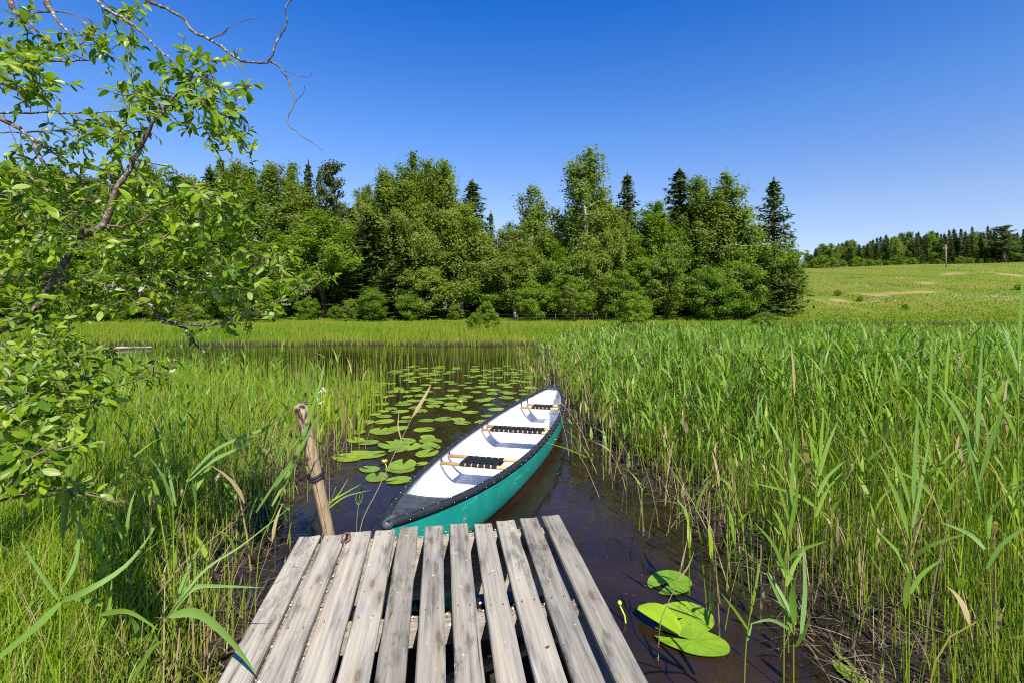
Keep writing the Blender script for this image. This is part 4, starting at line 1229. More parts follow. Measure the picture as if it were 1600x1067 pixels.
def bent_pad(name, px, py, Y0, wpx, label):
    """pad folded along its midrib, one half standing up"""
    p = G(px, py, 0.0)
    return p
LG = 'lily pads between the left bank and the canoe'
for (px, py, w, lb_) in [
    (589, 724 + 22, 38, 'lily pad lying nearest the jetty left of the canoe'), (626, 733, 42, 'lily pad just behind the one nearest the canoe bow'), (624, 751, 36, 'rounded lily pad nearest the canoe bow'), (629, 727, 46, 'large lily pad under the yellow flower'), (578, 734, 30, 'single lily pad left of the yellow flower'),
    (545, 715, 44, 'left pad of the raft of pads nearest the post'), (562, 711, 44, 'middle pad of the raft of pads nearest the post'), (580, 711, 40, 'right pad of the raft of pads nearest the post'),
    (611, 696, 40, 'wide pad in the cluster behind the raft'), (633, 690, 34, 'upper pad in the cluster behind the raft'), (641, 698, 36, 'right pad in the cluster behind the raft'), (622, 703, 30, 'lowest pad in the cluster behind the raft'),
    (672, 698, 32, 'upper one of two pads close to the canoe side'), (667, 709, 36, 'lower one of two pads close to the canoe side'), (660, 725, 18, 'small upright pad touching the canoe side'), (672, 689, 34, 'narrow pad above the two pads at the canoe side'), (668, 683, 24, 'small pad at the canoe side nearest the middle seat'),
    (662, 672, 30, 'pad alone left of the middle of the canoe'), (592, 673, 32, 'left pad of the trio in open water'), (602, 675, 34, 'lower pad of the trio in open water'), (622, 670, 30, 'right pad of the trio in open water'), (556, 688, 28, 'small left pad behind the raft near the bank'), (576, 692, 30, 'pad behind the raft near the bank'), (557, 676, 26, 'pad touching the bank grass beside the post')]:
    pad(px, py, w, lb_, LG, rot=None)
zones = [((560, 800), (628, 662), 34, 'lily pad of the open middle patch left of the canoe'), ((570, 830), (596, 628), 56, 'lily pad of the far patch among the rushes'), ((610, 830), (572, 597), 60, 'small far lily pad among the farthest rushes')]
for (xr_, yr_, k, lb_) in zones:
    tries = 0; made = 0
    while made < k and tries < 4000:
        tries += 1
        px, py = rng.uniform(*xr_), rng.uniform(*yr_)
        p = G(px, py, 0); w = rng.uniform(.09, .15)
        if water_d(np.array(p[0]), np.array(p[1])) < .25: continue
        # keep clear of the canoe
        rel = np.array([p[0] - cn.location[0], p[1] - cn.location[1]]); u_ = ca / CL
        t_ = rel @ u_ / HL; s_ = abs(rel @ np.array([u_[1], -u_[0]]))
        if abs(t_) < 1.05 and s_ < beam_(np.clip(t_, -1, 1)) + w: continue
        if any((p[0] - a) ** 2 + (p[1] - b) ** 2 < ((w + c) * .78) ** 2 for a, b, c in placed): continue
        pad(px, py, 2 * w * F / p[1], lb_, LG); made += 1
RG = 'lily pads right of the jetty'
pad(1047, 911, 66, 'notched lily pad floating farthest of those right of the jetty', RG, 1, R(215), mat=M['pad_bright'])
pad(1070, 966, 84, 'large lily pad behind the pointed one right of the jetty', RG, 0, R(200), mat=M['pad_bright'])
pad(1083, 1004, 98, 'pointed bright lily pad nearest the jetty on its right', RG, 2, R(160), z=.014, mat=M['pad_bright'], asp=.72)
pad(1335, 1024, 60, 'shaded lily pad between reed stems on the right bank', RG, 0, 1.0, mat=M['pad'])
pad(1345, 1056, 66, 'shaded lily pad nearest the camera between reed stems', RG, 3, 2.0, mat=M['pad'])
# the folded pad
mb = MB(); vv, ff = [], []
c0, c1 = G(1062, 992, .02), G(996, 952, .03); ln = c1 - c0
sd_ = unit(np.cross(unit(ln), [0, 0, 1.]))
for i in range(13):
    t = i / 12; c = c0 + ln * t; wv = .075 * math.sin(math.pi * (.06 + .9 * t)) ** .7
    for (k, (o_, z_)) in enumerate([(-1.0, .09), (-.75, .085), (-.4, .05), (0, .0), (.4, .02), (.8, .06)]):
        vv.append(c - sd_ * o_ * wv * 1.0 + np.array([0, 0, z_ * wv * 9 + .004]))
ff = [(i * 6 + k, i * 6 + k + 1, (i + 1) * 6 + k + 1, (i + 1) * 6 + k) for i in range(12) for k in range(5)]
mb.add(vv, ff)
o = mb.build('lily_pad', M['pad_bright'], None, True)
at = o.data.attributes.new('tint', 'FLOAT', 'POINT'); at.data.foreach_set('value', np.full(len(vv), .9, np.float32))
tag(o, 'lily pad folded in half beside the dry reed stalk', 'lily pad', RG)
# yellow flowers and buds
def lily_flower(px, py, zt, label, bud=False, rad=.02):
    p = G(px, py, zt) if True else None
    e = empty('water_lily_bud' if bud else 'water_lily_flower', (p[0], p[1], 0), label, 'flower')
    mb = MB(); q = rng.uniform(-.02, .02)
    base_ = (q + .03, -.05 if bud else 0, -.15)
    mb.tube([base_, (q * .5 + .02, -.02, zt * .4), (0, 0, zt)], [.006, .0055, .005], 7); mb.build('stalk', M['bud'], e, True)
    if bud:
        mb = MB(); mb.tube([(0, 0, zt - .004), (0, 0, zt + .006), (0, 0, zt + .016), (0, 0, zt + .024)], [.007, .0135, .0135, .006], 10); mb.build('bud', M['bud'], e, True)
    else:
        for k in range(5):
            a = k * 1.2566; mb = MB(); vv = []
            for i in range(6):
                t = i / 5; hz = zt + rad * 1.1 * t; rr = rad * (.25 + .75 * math.sin(t * 2.4)); wv = rad * .62 * math.sin(math.pi * (.15 + .75 * t))
                for s_ in (-1, 0, 1):
                    vv.append((rr * math.cos(a) - s_ * wv * math.sin(a), rr * math.sin(a) + s_ * wv * math.cos(a), hz - (.15 * rad if s_ == 0 else 0)))
            mb.add(vv, [(i * 3 + k2, i * 3 + k2 + 1, i * 3 + k2 + 4, i * 3 + k2 + 3) for i in range(5) for k2 in range(2)]); mb.build('petal', M['yellow'], e, True)
    return e
lily_flower(601, 722, .05, 'yellow water lily flower beside the raft of pads', rad=.03)
lily_flower(602, 622, .06, 'small yellow water lily flower among the far pads', rad=.035)
lily_flower(720, 628, .06, 'yellow water lily flower behind the canoe', rad=.03)
lily_flower(968, 944, .09, 'round yellow green bud on a thick stalk beside the jetty', True)
# rolled young leaf under water
c = G(1003, 1012, -.02)
mb = MB(); vv = []; nn_ = 18
for i in range(9):
    t = i / 8
    for j in range(nn_ + 1):
        a = -2.6 + 5.6 * j / nn_; r = .022 * (.55 + .55 * t) * (1 - .05 * j / nn_)
        vv.append((r * math.cos(a) - .01 * (1 - t), r * math.sin(a), -.12 * (1 - t) + .02 * t))
mb.add(vv, [(i * (nn_ + 1) + j, i * (nn_ + 1) + j + 1, (i + 1) * (nn_ + 1) + j + 1, (i + 1) * (nn_ + 1) + j) for i in range(8) for j in range(nn_)])
o = mb.build('rolled_leaf', M['pad_bright'], None, True); o.location = c
at = o.data.attributes.new('tint', 'FLOAT', 'POINT'); at.data.foreach_set('value', np.full(len(vv), .4, np.float32))
tag(o, 'rolled young lily leaf just breaking the surface beside the jetty', 'lily leaf')

# ------------------------------------------------------------------ single reeds in front
def ribbon(pts, w, up=None, fold=.25):
    """a leaf blade along a 3D path: two strips meeting at the midrib"""
    pts = np.asarray(pts, float); k = len(pts)
    t = np.linspace(0, 1, k)
    d = unit(np.gradient(pts, axis=0))
    ref = np.array([0, -1.0, .25]) if up is None else np.asarray(up, float)
    s = unit(np.cross(d, ref)); nrm = np.cross(s, d)
    ww = w * .5 * np.clip(np.minimum(.45 + 2.2 * t, 1) * (1 - t ** 2.4), .02, 1)
    V = np.stack([pts - s * ww[:, None], pts - nrm * (ww * fold)[:, None], pts + s * ww[:, None]], 1).reshape(-1, 3)
    f = []
    for i in range(k - 1):
        b = i * 3; f += [(b, b + 1, b + 4, b + 3), (b + 1, b + 2, b + 5, b + 4)]
    return V, np.array(f)


def curve(pts, k=10):
    pts = np.asarray(pts, float); n = len(pts)
    if n < 3:
        t = np.linspace(0, 1, k)[:, None]; return pts[0] * (1 - t) + pts[-1] * t
    out = []
    tt = np.linspace(0, n - 1, k)
    for t in tt:
        i = min(int(t), n - 2); u = t - i
        p0_ = pts[max(i - 1, 0)]; p1_ = pts[i]; p2_ = pts[i + 1]; p3_ = pts[min(i + 2, n - 1)]
        out.append(.5 * ((2 * p1_) + (-p0_ + p2_) * u + (2 * p0_ - 5 * p1_ + 4 * p2_ - p3_) * u * u + (-p0_ + 3 * p1_ - 3 * p2_ + p3_) * u ** 3))
    return np.array(out)


def reed(stem, leaves, Y, label, dry=False, r=.0032, group=None, cat='reed', tint=.6, foot=None):
    """stem: photo pixels from foot to tip; leaves: (pixels..., width in m, depth offset at tip)"""
    Ys = Y if isinstance(Y, (list, tuple)) else [Y] * len(stem)
    sp = np.array([P(a, b, yy) for (a, b), yy in zip(stem, Ys)])
    zb = float(max(ground_z(sp[0][0], sp[0][1]), -.25))
    if sp[0][2] > zb: sp = np.concatenate([[[sp[0][0] + (sp[0][0] - sp[1][0]) * .3, sp[0][1], zb - .02]], sp])
    e = empty('reed', sp[0], label, cat, group)
    c = curve(sp, 14) - sp[0]
    V, f = tube(c, np.linspace(r, r * .5, len(c)), 6)
    mb = MB(); mb.add(V, f); o = mb.build('stem', M['reed'], e, True)
    at = o.data.attributes.new('tint', 'FLOAT', 'POINT'); at.data.foreach_set('value', np.full(len(V), .06 if dry else .2, np.float32))
    for lf in leaves:
        pix, w, dy = lf[0], lf[1], lf[2]
        k = len(pix)
        i0 = int(np.argmin([abs(b - pix[0][1]) for a, b in stem])); y0 = Ys[min(i0, len(Ys) - 1)]
        pp_ = np.array([P(a, b, y0 + dy * i / (k - 1)) for i, (a, b) in enumerate(pix)])
        cc = curve(pp_, 12) - sp[0]
        V, f = ribbon(cc, w, lf[3] if len(lf) > 3 else None)
        tv = .05 if dry else tint + rng.uniform(-.15, .2)
        big('leaf', V, f, M['reed'], np.full(len(V), tv), e)
    return e


reed([(1163, 1067), (1168, 985), (1176, 940), (1185, 880)], [([(1170, 985), (1150, 955), (1126, 925)], .012, -.1), ([(1172, 960), (1180, 920), (1190, 868)], .014, .05), ([(1168, 1000), (1172, 985), (1176, 968)], .010, .05)], 2.0, 'slim reed with narrow leaves left of the broad leaved reed in the water', tint=.6)
reed([(1240, 1090), (1240, 1000), (1242, 960), (1242, 910)], [([(1242, 972), (1238, 930), (1243, 905)], .034, -.1), ([(1241, 990), (1215, 930), (1197, 893)], .016, .05), ([(1243, 975), (1222, 930), (1200, 892)], .02, .12), ([(1252, 990), (1258, 920), (1254, 845)], .022, .08), ([(1238, 985), (1205, 968), (1170, 975)], .014, -.15), ([(1244, 1010), (1258, 985), (1266, 962)], .02, -.1), ([(1240, 905), (1222, 886), (1196, 884)], .012, .15)], 1.92, 'broad leaved reed standing in the water right of the lily pads', tint=.85)
reed([(1030, 988), (1040, 950), (1060, 905), (1072, 850)], [([(1060, 905), (1075, 885), (1085, 860)], .009, 0), ([(1062, 895), (1068, 870), (1074, 842)], .010, .04)], 2.55, 'bent half dry reed stalk rising beside the folded lily pad', dry=True, tint=.2)
reed([(562, 828), (590, 765), (625, 690), (650, 640)], [([(645, 650), (662, 622), (674, 600)], .028, .1), ([(628, 690), (622, 665), (624, 640)], .010, .1)], [3.45, 3.5, 3.55, 3.6], 'long pale stalk leaning over the lily pads towards the canoe', dry=True, r=.004, tint=.7)
reed([(557, 830), (560, 790), (563, 768)], [([(560, 790), (556, 780), (558, 768)], .006, .02), ([(561, 788), (566, 778), (567, 768)], .006, .02)], 3.35, 'short green spike between the post and the canoe bow', tint=.7)
# big reeds on the right bank
rr_ = [
    (1270, 860, 690, 2.9, 'dark broad reed standing tall in the middle of the right bank'), (1590, 800, 520, 2.6, 'tallest of the dark reeds on the near right bank'), (1345, 800, 560, 4.2, 'tall forked reed at the back of the near right bank'),
    (1105, 830, 610, 4.6, 'reed leaning out where the bank meets the brown water'), (1010, 800, 560, 5.6, 'reed at the corner of the bank closest to the canoe'), (1470, 900, 600, 2.8, 'upright reed with a pale stalk on the near right bank'),
    (1550, 1000, 640, 2.1, 'straight reed with thick stalk nearest the right edge'), (1225, 980, 770, 2.35, 'straight green stalk right of the broad leaved reed'), (1420, 1010, 740, 2.15, 'pale stalk in the near right corner of the bank'), (1500, 900, 560, 3.0, 'reed with three spread leaves near the right edge'),
    (1180, 840, 640, 4.3, 'reed with drooping leaves on the bank behind the brown water'), (960, 760, 590, 6.2, 'reed bending over the water beside the canoe stern'),
]
for (px, yb, yt, Y, lb_) in rr_:
    lv = []
    Hh = yb - yt; sc = 3.0 / Y
    lean = rng.uniform(-.10, .10) * Hh
    stem = [(px, yb), (px + lean * .2, yb - Hh * .35), (px + lean * .6, yb - Hh * .7), (px + lean, yb - Hh * .86)]
    for k in range(7):
        f = [.97, .9, .8, .7, .58, .46, .36][k]; y0 = yb - Hh * .86 * f; x0 = px + lean * f
        sg = (-1) ** k; L_ = rng.uniform(60, 120) * sc
        up = rng.uniform(.75, 1) if k < 4 else rng.uniform(.3, .8)
        if k == 0: lv.append(([(x0, y0), (x0 + 3 * sc, y0 - L_ * .6), (x0 + 6 * sg * sc, y0 - L_ * 1.1)], .022, .05))
        else: lv.append(([(x0, y0), (x0 + sg * L_ * .25 * (1.4 - up), y0 - L_ * .55 * up), (x0 + sg * L_ * (1.15 - up) , y0 - L_ * up)], rng.uniform(.015, .026), rng.uniform(-.12, .12)))
    reed(stem, lv, Y, lb_, r=.0034, tint=rng.uniform(.45, .9))
# reed leaning over the canoe's far side
reed([(1000, 800), (970, 760), (930, 725), (905, 705)], [([(930, 725), (905, 690), (880, 668)], .018, -.3), ([(920, 716), (890, 702), (850, 690)], .016, -.4)], [6.0, 5.9, 5.75, 5.7], 'pale reed fallen from the bank over the canoe side', tint=.6)
# big reed leaves in the near left corner
LGp = 'reeds in the near left corner'
reed([(60, 1090), (75, 1000), (95, 930), (120, 850)], [([(95, 940), (60, 975), (0, 1025), (-40, 1055)], .024, -.1), ([(92, 940), (140, 920), (200, 880), (245, 820)], .022, .25), ([(90, 935), (60, 890), (22, 830)], .014, .1), ([(95, 925), (120, 870), (125, 790)], .016, .1)], 1.55, 'reed with a broad leaf pointing down to the left corner', tint=.9)
reed([(190, 1100), (230, 1020), (270, 950), (300, 905)], [([(268, 955), (320, 890), (380, 850), (455, 790)], .011, .3), ([(262, 965), (300, 920), (340, 915), (415, 918)], .018, .1), ([(265, 962), (310, 958), (360, 1000), (402, 1055)], .034, .05), ([(205, 1065), (240, 1010), (262, 1000)], .016, -.05)], 1.75, 'reed with a broad leaf arching over the jetty edge', tint=.8)
reed([(140, 1075), (150, 1000), (160, 940)], [([(158, 945), (120, 935), (92, 930)], .016, -.05), ([(156, 960), (200, 955), (250, 985)], .018, -.1), ([(152, 985), (170, 950), (175, 900)], .016, .05)], 1.7, 'short reed with drooping leaves beside the arching one', tint=.7)
reed([(95, 900), (105, 780), (112, 700)], [([(97, 840), (106, 760), (116, 665)], .028, .0), ([(100, 830), (120, 800), (130, 740)], .016, .1)], 1.7, 'upright broad blade before the bright willow leaves', tint=.95)
reed([(270, 850), (285, 780), (305, 720), (330, 670)], [([(295, 745), (340, 700), (405, 672), (440, 655)], .020, .2), ([(292, 752), (330, 720), (400, 688)], .030, .15), ([(275, 790), (262, 730), (243, 655)], .018, .1)], 2.7, 'reed with two dark slanting leaves left of the post', tint=.95)
reed([(405, 860), (430, 800), (455, 735), (475, 690)], [([(430, 760), (470, 700), (500, 640)], .022, .0), ([(400, 800), (440, 740), (480, 690)], .016, .0), ([(425, 790), (460, 720), (500, 600), (508, 560)], .022, .4)], 2.75, 'reed whose dark leaf crosses the wooden post', tint=.9)
reed([(500, 860), (512, 800), (525, 760)], [([(512, 790), (530, 770), (545, 745)], .010, .1), ([(513, 785), (535, 772), (565, 755)], .012, .1), ([(512, 795), (540, 775), (580, 765)], .010, .1)], 3.2, 'small spreading reed between post and water', tint=.5)
# white marsh flowers by the post
fl = []
e = empty('marsh_flower', (*G(500, 650, .15)[:2], .0), 'white marsh flowers on thin stalks behind the post', 'flower')
for (a, b) in [(495, 618), (497, 625), (496, 613), (503, 611), (506, 607), (509, 611), (502, 629), (494, 622)]:
    p = P(a, b, e.location[1]); q = p - np.array(e.location)
    mb = MB(); mb.tube([(q[0] * .3, 0, 0), (q[0] * .7, .01, q[2] * .6), q], .003, 5); mb.build('stalk', M['bud'], e, True)
    V, Qq = rhombs(q + rng.normal(size=(26, 3)) * .010, rvec(26), U(.015, .03, 26), .8); big('petal', V, Qq, M['white_flower'], np.full(len(V), .9), e)

# ------------------------------------------------------------------ willow in front
wt = empty('willow_tree', (-3.1, 2.45, .15), 'leafy willow with lichen covered boughs reaching in from the bank', 'willow')
wo = np.array(wt.location)
BR = []     # (pixel path, depth start, depth end, radius start, radius end, dead)
def br(path, y0, y1, r0, r1, leafy_=True): BR.append((path, y0, y1, r0, r1, leafy_))
br([(-120, 640), (-60, 560), (-10, 520), (7, 509), (50, 492), (71, 465), (81, 445), (95, 425), (110, 395), (130, 368), (162, 351), (182, 297), (199, 270), (219, 229), (236, 199), (256, 172), (270, 152), (293, 132), (306, 104)], 2.3, 2.0, .036, .004)
br([(-80, 428), (0, 431), (50, 433), (81, 434), (111, 439), (175, 448), (216, 451), (256, 440), (304, 428), (371, 428), (398, 414), (425, 391)], 2.5, 2.3, .024, .004)
br([(216, 451), (233, 475), (250, 495), (266, 505), (330, 507), (368, 495), (405, 485), (435, 472), (472, 461), (506, 438)], 2.4, 2.2, .020, .003)
br([(266, 505), (287, 512), (304, 536), (327, 554)], 2.38, 2.3, .012, .005, False)
br([(-40, 545), (24, 563), (40, 580), (84, 590)], 2.3, 2.2, .013, .004)
br([(-60, 600), (0, 617), (17, 630), (34, 650), (60, 690)], 2.1, 1.9, .013, .003)
br([(60, 640), (128, 622), (162, 610), (216, 591), (250, 559)], 2.1, 2.2, .008, .003)
br([(-40, 780), (0, 770), (30, 735), (60, 705), (90, 700)], 1.45, 1.4, .008, .003)
br([(-20, 790), (50, 770), (110, 765), (160, 780), (195, 782)], 1.45, 1.5, .007, .003)
br([(10, -60), (15, 0), (25, 20), (44, 34), (61, 52)], 2.4, 2.4, .022, .006, False)
br([(55, -60), (71, 0), (81, 20), (94, 37), (110, 55)], 2.4, 2.4, .022, .006)
br([(120, -50), (152, 0), (169, 17), (196, 32), (219, 49), (243, 73), (263, 91), (285, 118)], 2.5, 2.1, .014, .004)
br([(180, -40), (229, 0), (256, 12), (287, 29), (300, 49), (327, 62), (354, 79), (374, 94), (405, 98), (422, 94), (435, 61), (447, 40), (447, 13), (457, -4)], 2.5, 2.3, .014, .004, False)
br([(422, 94), (445, 115), (455, 142), (460, 162), (449, 191), (472, 213), (506, 236)], 2.38, 2.3, .007, .002, False)
br([(327, 62), (354, 47), (381, 32), (408, 29)], 2.4, 2.4, .005, .0015, False)
br([(445, 112), (469, 118), (484, 121), (486, 113)], 2.35, 2.3, .003, .001, False)
br([(460, 160), (473, 148), (476, 135)], 2.35, 2.3, .003, .001, False)
br([(344, 58), (356, 45)], 2.4, 2.4, .004, .002, False)
br([(356, 80), (358, 100), (356, 116)], 2.4, 2.35, .004, .0015, False)
br([(368, 92), (378, 108), (385, 115), (364, 126)], 2.38, 2.35, .003, .001, False)
br([(433, 64), (430, 50), (434, 44)], 2.35, 2.35, .003, .001, False)
br([(-60, 178), (0, 177), (101, 177), (169, 175), (263, 177)], 2.8, 2.4, .011, .003)
br([(-60, 208), (0, 207), (67, 206), (121, 202), (189, 196)], 2.6, 2.3, .007, .002)
br([(-60, 160), (0, 185), (20, 196), (44, 213), (64, 250), (73, 297)], 2.3, 2.3, .018, .008)
br([(-30, 97), (20, 96), (101, 96), (142, 93), (169, 79), (199, 62)], 2.9, 2.7, .009, .003)
br([(44, 213), (67, 229), (101, 250), (140, 265), (230, 278)], 2.3, 2.5, .009, .003)
br([(162, 351), (199, 354), (256, 324), (290, 314), (324, 297)], 2.15, 2.0, .008, .003)
br([(60, 20), (110, 20), (140, 50), (158, 62)], 2.5, 2.5, .006, .002)
br([(73, 297), (100, 320), (150, 310)], 2.3, 2.3, .006, .002)
br([(-40, 300), (30, 310), (90, 340), (130, 372)], 2.6, 2.3, .010, .004)
br([(-40, 360), (20, 352), (60, 350), (110, 330)], 2.3, 2.2, .008, .003)
br([(233, 440), (245, 410), (290, 390), (330, 380), (375, 375)], 2.4, 2.2, .008, .002)
br([(130, 25), (150, 45), (120, 75), (90, 90)], 2.5, 2.6, .005, .002)
br([(85, 590), (110, 640), (120, 670)], 2.2, 2.2, .004, .002)
br([(-90, 120), (-20, 130), (20, 135), (45, 170)], 2.1, 2.0, .012, .004)
br([(-70, 640), (0, 652), (60, 650), (120, 630)], 2.0, 1.9, .010, .003)
br([(-70, 740), (0, 716), (60, 690), (105, 660)], 1.65, 1.6, .009, .003)
br([(-70, 590), (0, 585), (60, 600), (100, 610)], 2.0, 2.0, .009, .003)
br([(-150, 760), (-90, 700), (-60, 600), (-40, 480), (-50, 300), (-20, 100), (-10, -60)], 2.45, 2.45, .09, .03, False)
mb = MB(); mt = MB(); SK = []
for (path, y0, y1, r0, r1, lf) in BR:
    k = len(path); q = np.array([P(a, b, y0 + (y1 - y0) * i / (k - 1)) for i, (a, b) in enumerate(path)])
    c = curve(q, max(8, k * 4)); n = len(c)
    c = c + rng.normal(size=(n, 3)) * .0026
    rad = np.linspace(r0, r1, n) * (1 + .14 * rng.normal(size=n)) * (.68 if r0 < .05 else .92)
    (mb if r0 > .009 else mt).tube(c - wo, rad, 8 if r0 > .009 else 5)
    for i in range(n):
        if lf and c[i][0] > -3.2: SK.append(c[i])
mb.tube([(-.25, 0, -.4), (-.1, 0, .2), (P(-90, 700, 2.45) - wo), (P(-60, 600, 2.45) - wo)], [.13, .12, .10, .09], 10)
SK = np.array(SK)
# leaf sprays: (centre px, centre py, spread x, spread y, number of sprays, depth)
CLU = [(300, 120, 50, 38, 24, 2.0), (340, 170, 40, 35, 26, 2.0), (255, 160, 35, 30, 14, 2.0), (350, 220, 40, 16, 8, 2.05), (205, 140, 30, 18, 9, 2.1), (60, 60, 55, 30, 12, 2.4), (130, 70, 50, 25, 16, 2.6), (200, 80, 35, 25, 10, 2.5), (195, 22, 25, 18, 7, 2.4),
       (25, 100, 35, 40, 20, 2.0), (60, 140, 40, 30, 14, 2.1), (150, 210, 60, 25, 16, 2.3), (200, 210, 40, 30, 12, 2.0), (90, 250, 80, 30, 18, 2.3), (60, 290, 70, 40, 24, 2.2), (160, 280, 60, 40, 22, 2.2), (240, 290, 40, 30, 12, 2.2), (330, 300, 55, 22, 20, 1.9), (370, 330, 40, 30, 12, 2.0), (270, 330, 60, 30, 16, 2.0),
       (60, 370, 70, 35, 20, 2.1), (180, 390, 70, 35, 22, 2.1), (290, 380, 60, 30, 20, 2.0), (370, 400, 50, 30, 14, 2.1), (430, 400, 40, 15, 7, 2.2), (460, 440, 45, 18, 9, 2.1), (390, 450, 50, 25, 16, 2.1), (340, 460, 50, 20, 10, 2.2), (120, 440, 80, 30, 18, 2.3), (60, 490, 60, 30, 18, 2.2), (150, 490, 60, 30, 14, 2.2), (30, 560, 50, 30, 18, 2.1), (110, 560, 50, 30, 12, 2.2),
       (60, 620, 60, 30, 20, 2.0), (120, 600, 40, 25, 8, 2.1), (235, 575, 45, 18, 8, 2.2), (170, 620, 45, 20, 6, 2.1), (40, 680, 50, 25, 16, 1.8), (30, 730, 45, 30, 14, 1.4), (150, 770, 40, 12, 5, 1.5), (80, 700, 40, 15, 6, 1.45), (360, 505, 40, 12, 5, 2.25), (420, 490, 20, 8, 3, 2.2), (10, 330, 40, 40, 12, 2.0), (10, 420, 40, 40, 10, 2.1), (100, 330, 60, 40, 12, 2.5), (200, 340, 60, 40, 12, 2.5), (10, 20, 40, 40, 6, 2.3), (40, 600, 55, 40, 16, 1.9), (60, 540, 60, 40, 12, 2.0), (20, 650, 40, 40, 14, 1.7), (15, 700, 30, 30, 12, 1.5), (45, 750, 40, 25, 10, 1.45), (50, 620, 60, 35, 20, 1.9), (40, 670, 55, 30, 18, 1.75), (30, 715, 45, 25, 14, 1.55), (60, 570, 50, 30, 12, 1.95), (230, 460, 60, 25, 12, 2.2), (300, 430, 60, 25, 14, 2.2)]
ends = []
for (a, b, sx, sy, k, Y) in CLU:
    for _ in range(int(k * 1.6)): ends.append(P(a + rng.normal() * sx * .58, b + rng.normal() * sy * .58, Y + .10 + rng.normal() * .16))
ends = np.array(ends)
dist = np.array([np.min(np.linalg.norm(SK - e_, axis=1)) for e_ in ends])
LV, LQ, LT, nv = [], [], [], 0


def one_leaf(p, d, up, L_, tint):
    """obovate leaf with a fold along the midrib and a slight downward arch"""
    global nv
    d = d / np.linalg.norm(d); s = np.cross(d, up); s /= np.linalg.norm(s) + 1e-9; nr = np.cross(s, d)
    t = np.array([0, .12, .35, .62, .86, 1.0]); wv = np.array([.015, .11, .21, .235, .15, .01]) * L_ * rng.uniform(.65, 1.15)
    arch = rng.uniform(-.1, .5)
    c = p + np.outer(t * L_, d) - np.outer(arch * L_ * t ** 2, nr)
    fold = rng.uniform(.05, .55)
    V = np.stack([c - s * wv[:, None] + nr * (wv * fold)[:, None], c, c + s * wv[:, None] + nr * (wv * fold)[:, None]], 1).reshape(-1, 3)
    Qs = [q for i in range(5) for q in ((i * 3, i * 3 + 1, i * 3 + 4, i * 3 + 3), (i * 3 + 1, i * 3 + 2, i * 3 + 5, i * 3 + 4))]
    LV.append(V); LQ.append(np.array(Qs) + nv); LT.append(np.full(len(V), tint)); nv += len(V)


grow = list(SK)
for i in np.argsort(dist):
    e_ = ends[i]
    arr = np.array(grow); j = int(np.argmin(np.linalg.norm(arr - e_, axis=1))); s_ = arr[j]
    v = e_ - s_; L_ = np.linalg.norm(v)
    if L_ > .45: continue
    if L_ < .05: e_ = s_ + rvec(1)[0] * np.array([.09, .05, .07]); v = e_ - s_; L_ = np.linalg.norm(v)
    mid = s_ + v * .5 + rng.normal(size=3) * L_ * .10 + np.array([0, 0, -.04 * L_])
    c = curve([s_, mid, e_], 7)
    mt.tube(c - wo, np.linspace(.0028, .0012, 7), 4, cap=False)
    grow += [c[3], c[5], c[6]]
    dd = v / L_
    nl = int(np.clip(L_ / .024, 7, 12)); yl = rng.uniform(-.12, .12)
    for k in range(nl):
        f = .25 + .75 * (k + 1) / nl
        p = s_ + (e_ - s_) * f if False else np.array([np.interp(f, np.linspace(0, 1, 7), c[:, q]) for q in range(3)])
        a = k * 2.4 + rng.uniform(-.4, .4)
        u1 = np.cross(dd, [0, 0, 1.]); u1 /= np.linalg.norm(u1) + 1e-9; u2 = np.cross(u1, dd)
        out_ = math.cos(a) * u1 + math.sin(a) * u2
        ld = unit(dd * rng.uniform(.4, 1.0) + out_ * rng.uniform(.6, 1.0) + np.array([0, 0, rng.uniform(-.35, .2)]))
        if k == nl - 1: ld = unit(dd + .3 * rng.normal(size=3))
        up = unit(np.array([.25, -.15, 1.0]) + .55 * rng.normal(size=3))
        sz = (.026 + .030 * rng.beta(2, 2)) * (.75 if f > .9 else rng.choice([.65, .9, 1, 1.1, 1.25]))
        one_leaf(p - wo, ld, up, sz, np.clip(.58 + yl + rng.normal() * .24 + (.18 if f > .9 else 0), 0, .92) if rng.random() > .025 else 1.0)
mb.build('trunk', M['dead_bark'], wt, True)
mt.build('twigs', M['twig'], wt, True)
big('foliage', np.concatenate(LV), np.concatenate(LQ), M['willow_leaf'], np.concatenate(LT), wt)
print('willow leaves', len(LV), 'reed quads', n_reed)

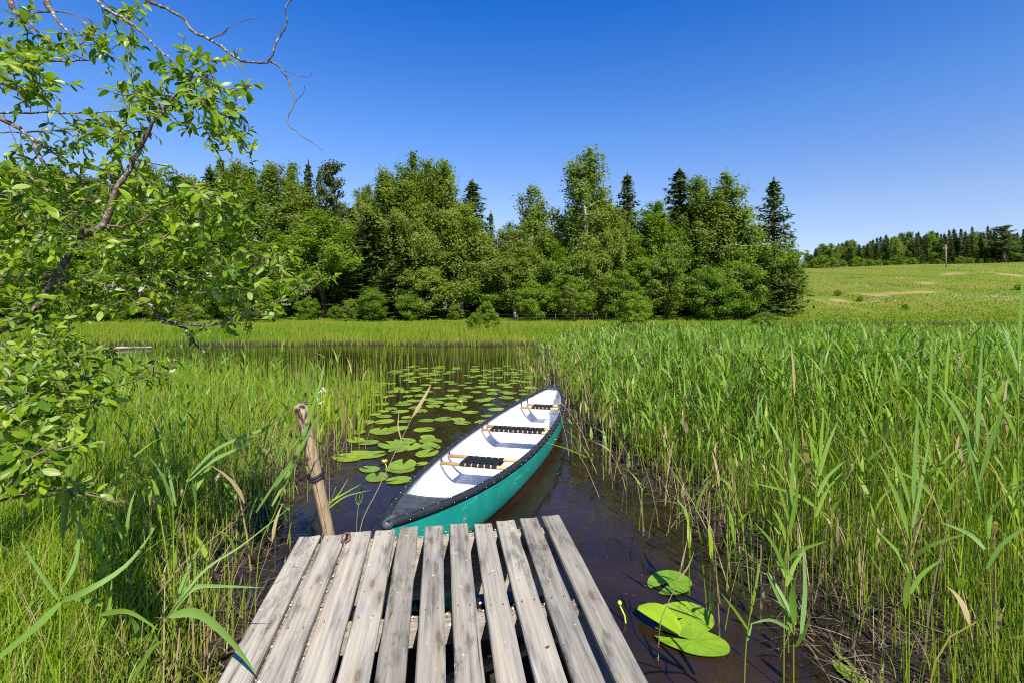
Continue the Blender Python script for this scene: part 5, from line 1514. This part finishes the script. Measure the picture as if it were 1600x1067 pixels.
# ------------------------------------------------------------------ light, sky, camera
EL, AZ = R(45), R(157)        # sun height; direction clockwise from the view axis (+Y)
sv = Vector((math.cos(EL) * math.sin(AZ), math.cos(EL) * math.cos(AZ), math.sin(EL)))
sl = bpy.data.lights.new('sun', 'SUN'); sl.energy = 5.0; sl.angle = R(.53); sl.color = (1, .955, .88)
so = bpy.data.objects.new('sun', sl); COL.objects.link(so); so.rotation_euler = (-sv).to_track_quat('-Z', 'Y').to_euler(); so.location = (20, -5, 30)
w = bpy.data.worlds.new('World'); SC.world = w; w.use_nodes = True
nt = w.node_tree; bg = nt.nodes['Background']
sk = nt.nodes.new('ShaderNodeTexSky'); sk.sky_type = 'NISHITA'; sk.sun_disc = False; sk.sun_elevation = EL; sk.sun_rotation = AZ
sk.altitude = 200; sk.air_density = 1.0; sk.dust_density = .35; sk.ozone_density = 2.2
# clear northern air: the sky deepens towards the zenith
tcw = nt.nodes.new('ShaderNodeTexCoord'); sxy = nt.nodes.new('ShaderNodeSeparateXYZ'); nt.links.new(tcw.outputs['Generated'], sxy.inputs[0])
cr = nt.nodes.new('ShaderNodeValToRGB'); nt.links.new(sxy.outputs[2], cr.inputs[0])
SKY = [(.0, (.66, .64, .74)), (.17, (.64, .65, .80)), (.33, (.38, .62, .96)), (.53, (.07, .47, 1.06)), (1.0, (.12, .48, 1.05))]
while len(cr.color_ramp.elements) < len(SKY): cr.color_ramp.elements.new(.5)
for e_, (p_, c_) in zip(cr.color_ramp.elements, SKY): e_.position = p_; e_.color = (*c_, 1)
mw_ = nt.nodes.new('ShaderNodeMix'); mw_.data_type = 'RGBA'; mw_.blend_type = 'MULTIPLY'; mw_.inputs[0].default_value = 1
nt.links.new(sk.outputs[0], mw_.inputs[6]); nt.links.new(cr.outputs[0], mw_.inputs[7])
nt.links.new(mw_.outputs[2], bg.inputs['Color']); bg.inputs['Strength'].default_value = .11
cd = bpy.data.cameras.new('camera'); cd.sensor_width = 36; cd.lens = 36 * F / 1600; cd.shift_y = -(533.5 - HY) / 1600
cd.clip_start = .05; cd.clip_end = 5000
co = bpy.data.objects.new('camera', cd); COL.objects.link(co); co.location = (0, 0, CZ); co.rotation_euler = (R(90), 0, 0)
SC.camera = co
vs = SC.view_settings; vs.view_transform = 'Standard'; vs.look = 'None'; vs.exposure = .9; vs.gamma = 1; vs.use_curve_mapping = False
cy = SC.cycles
cy.max_bounces = 6; cy.diffuse_bounces = 3; cy.glossy_bounces = 3; cy.transmission_bounces = 4; cy.transparent_max_bounces = 8
cy.filter_width = 1.1; cy.use_denoising = False; cy.caustics_reflective = False; cy.caustics_refractive = False; cy.sample_clamp_indirect = 6
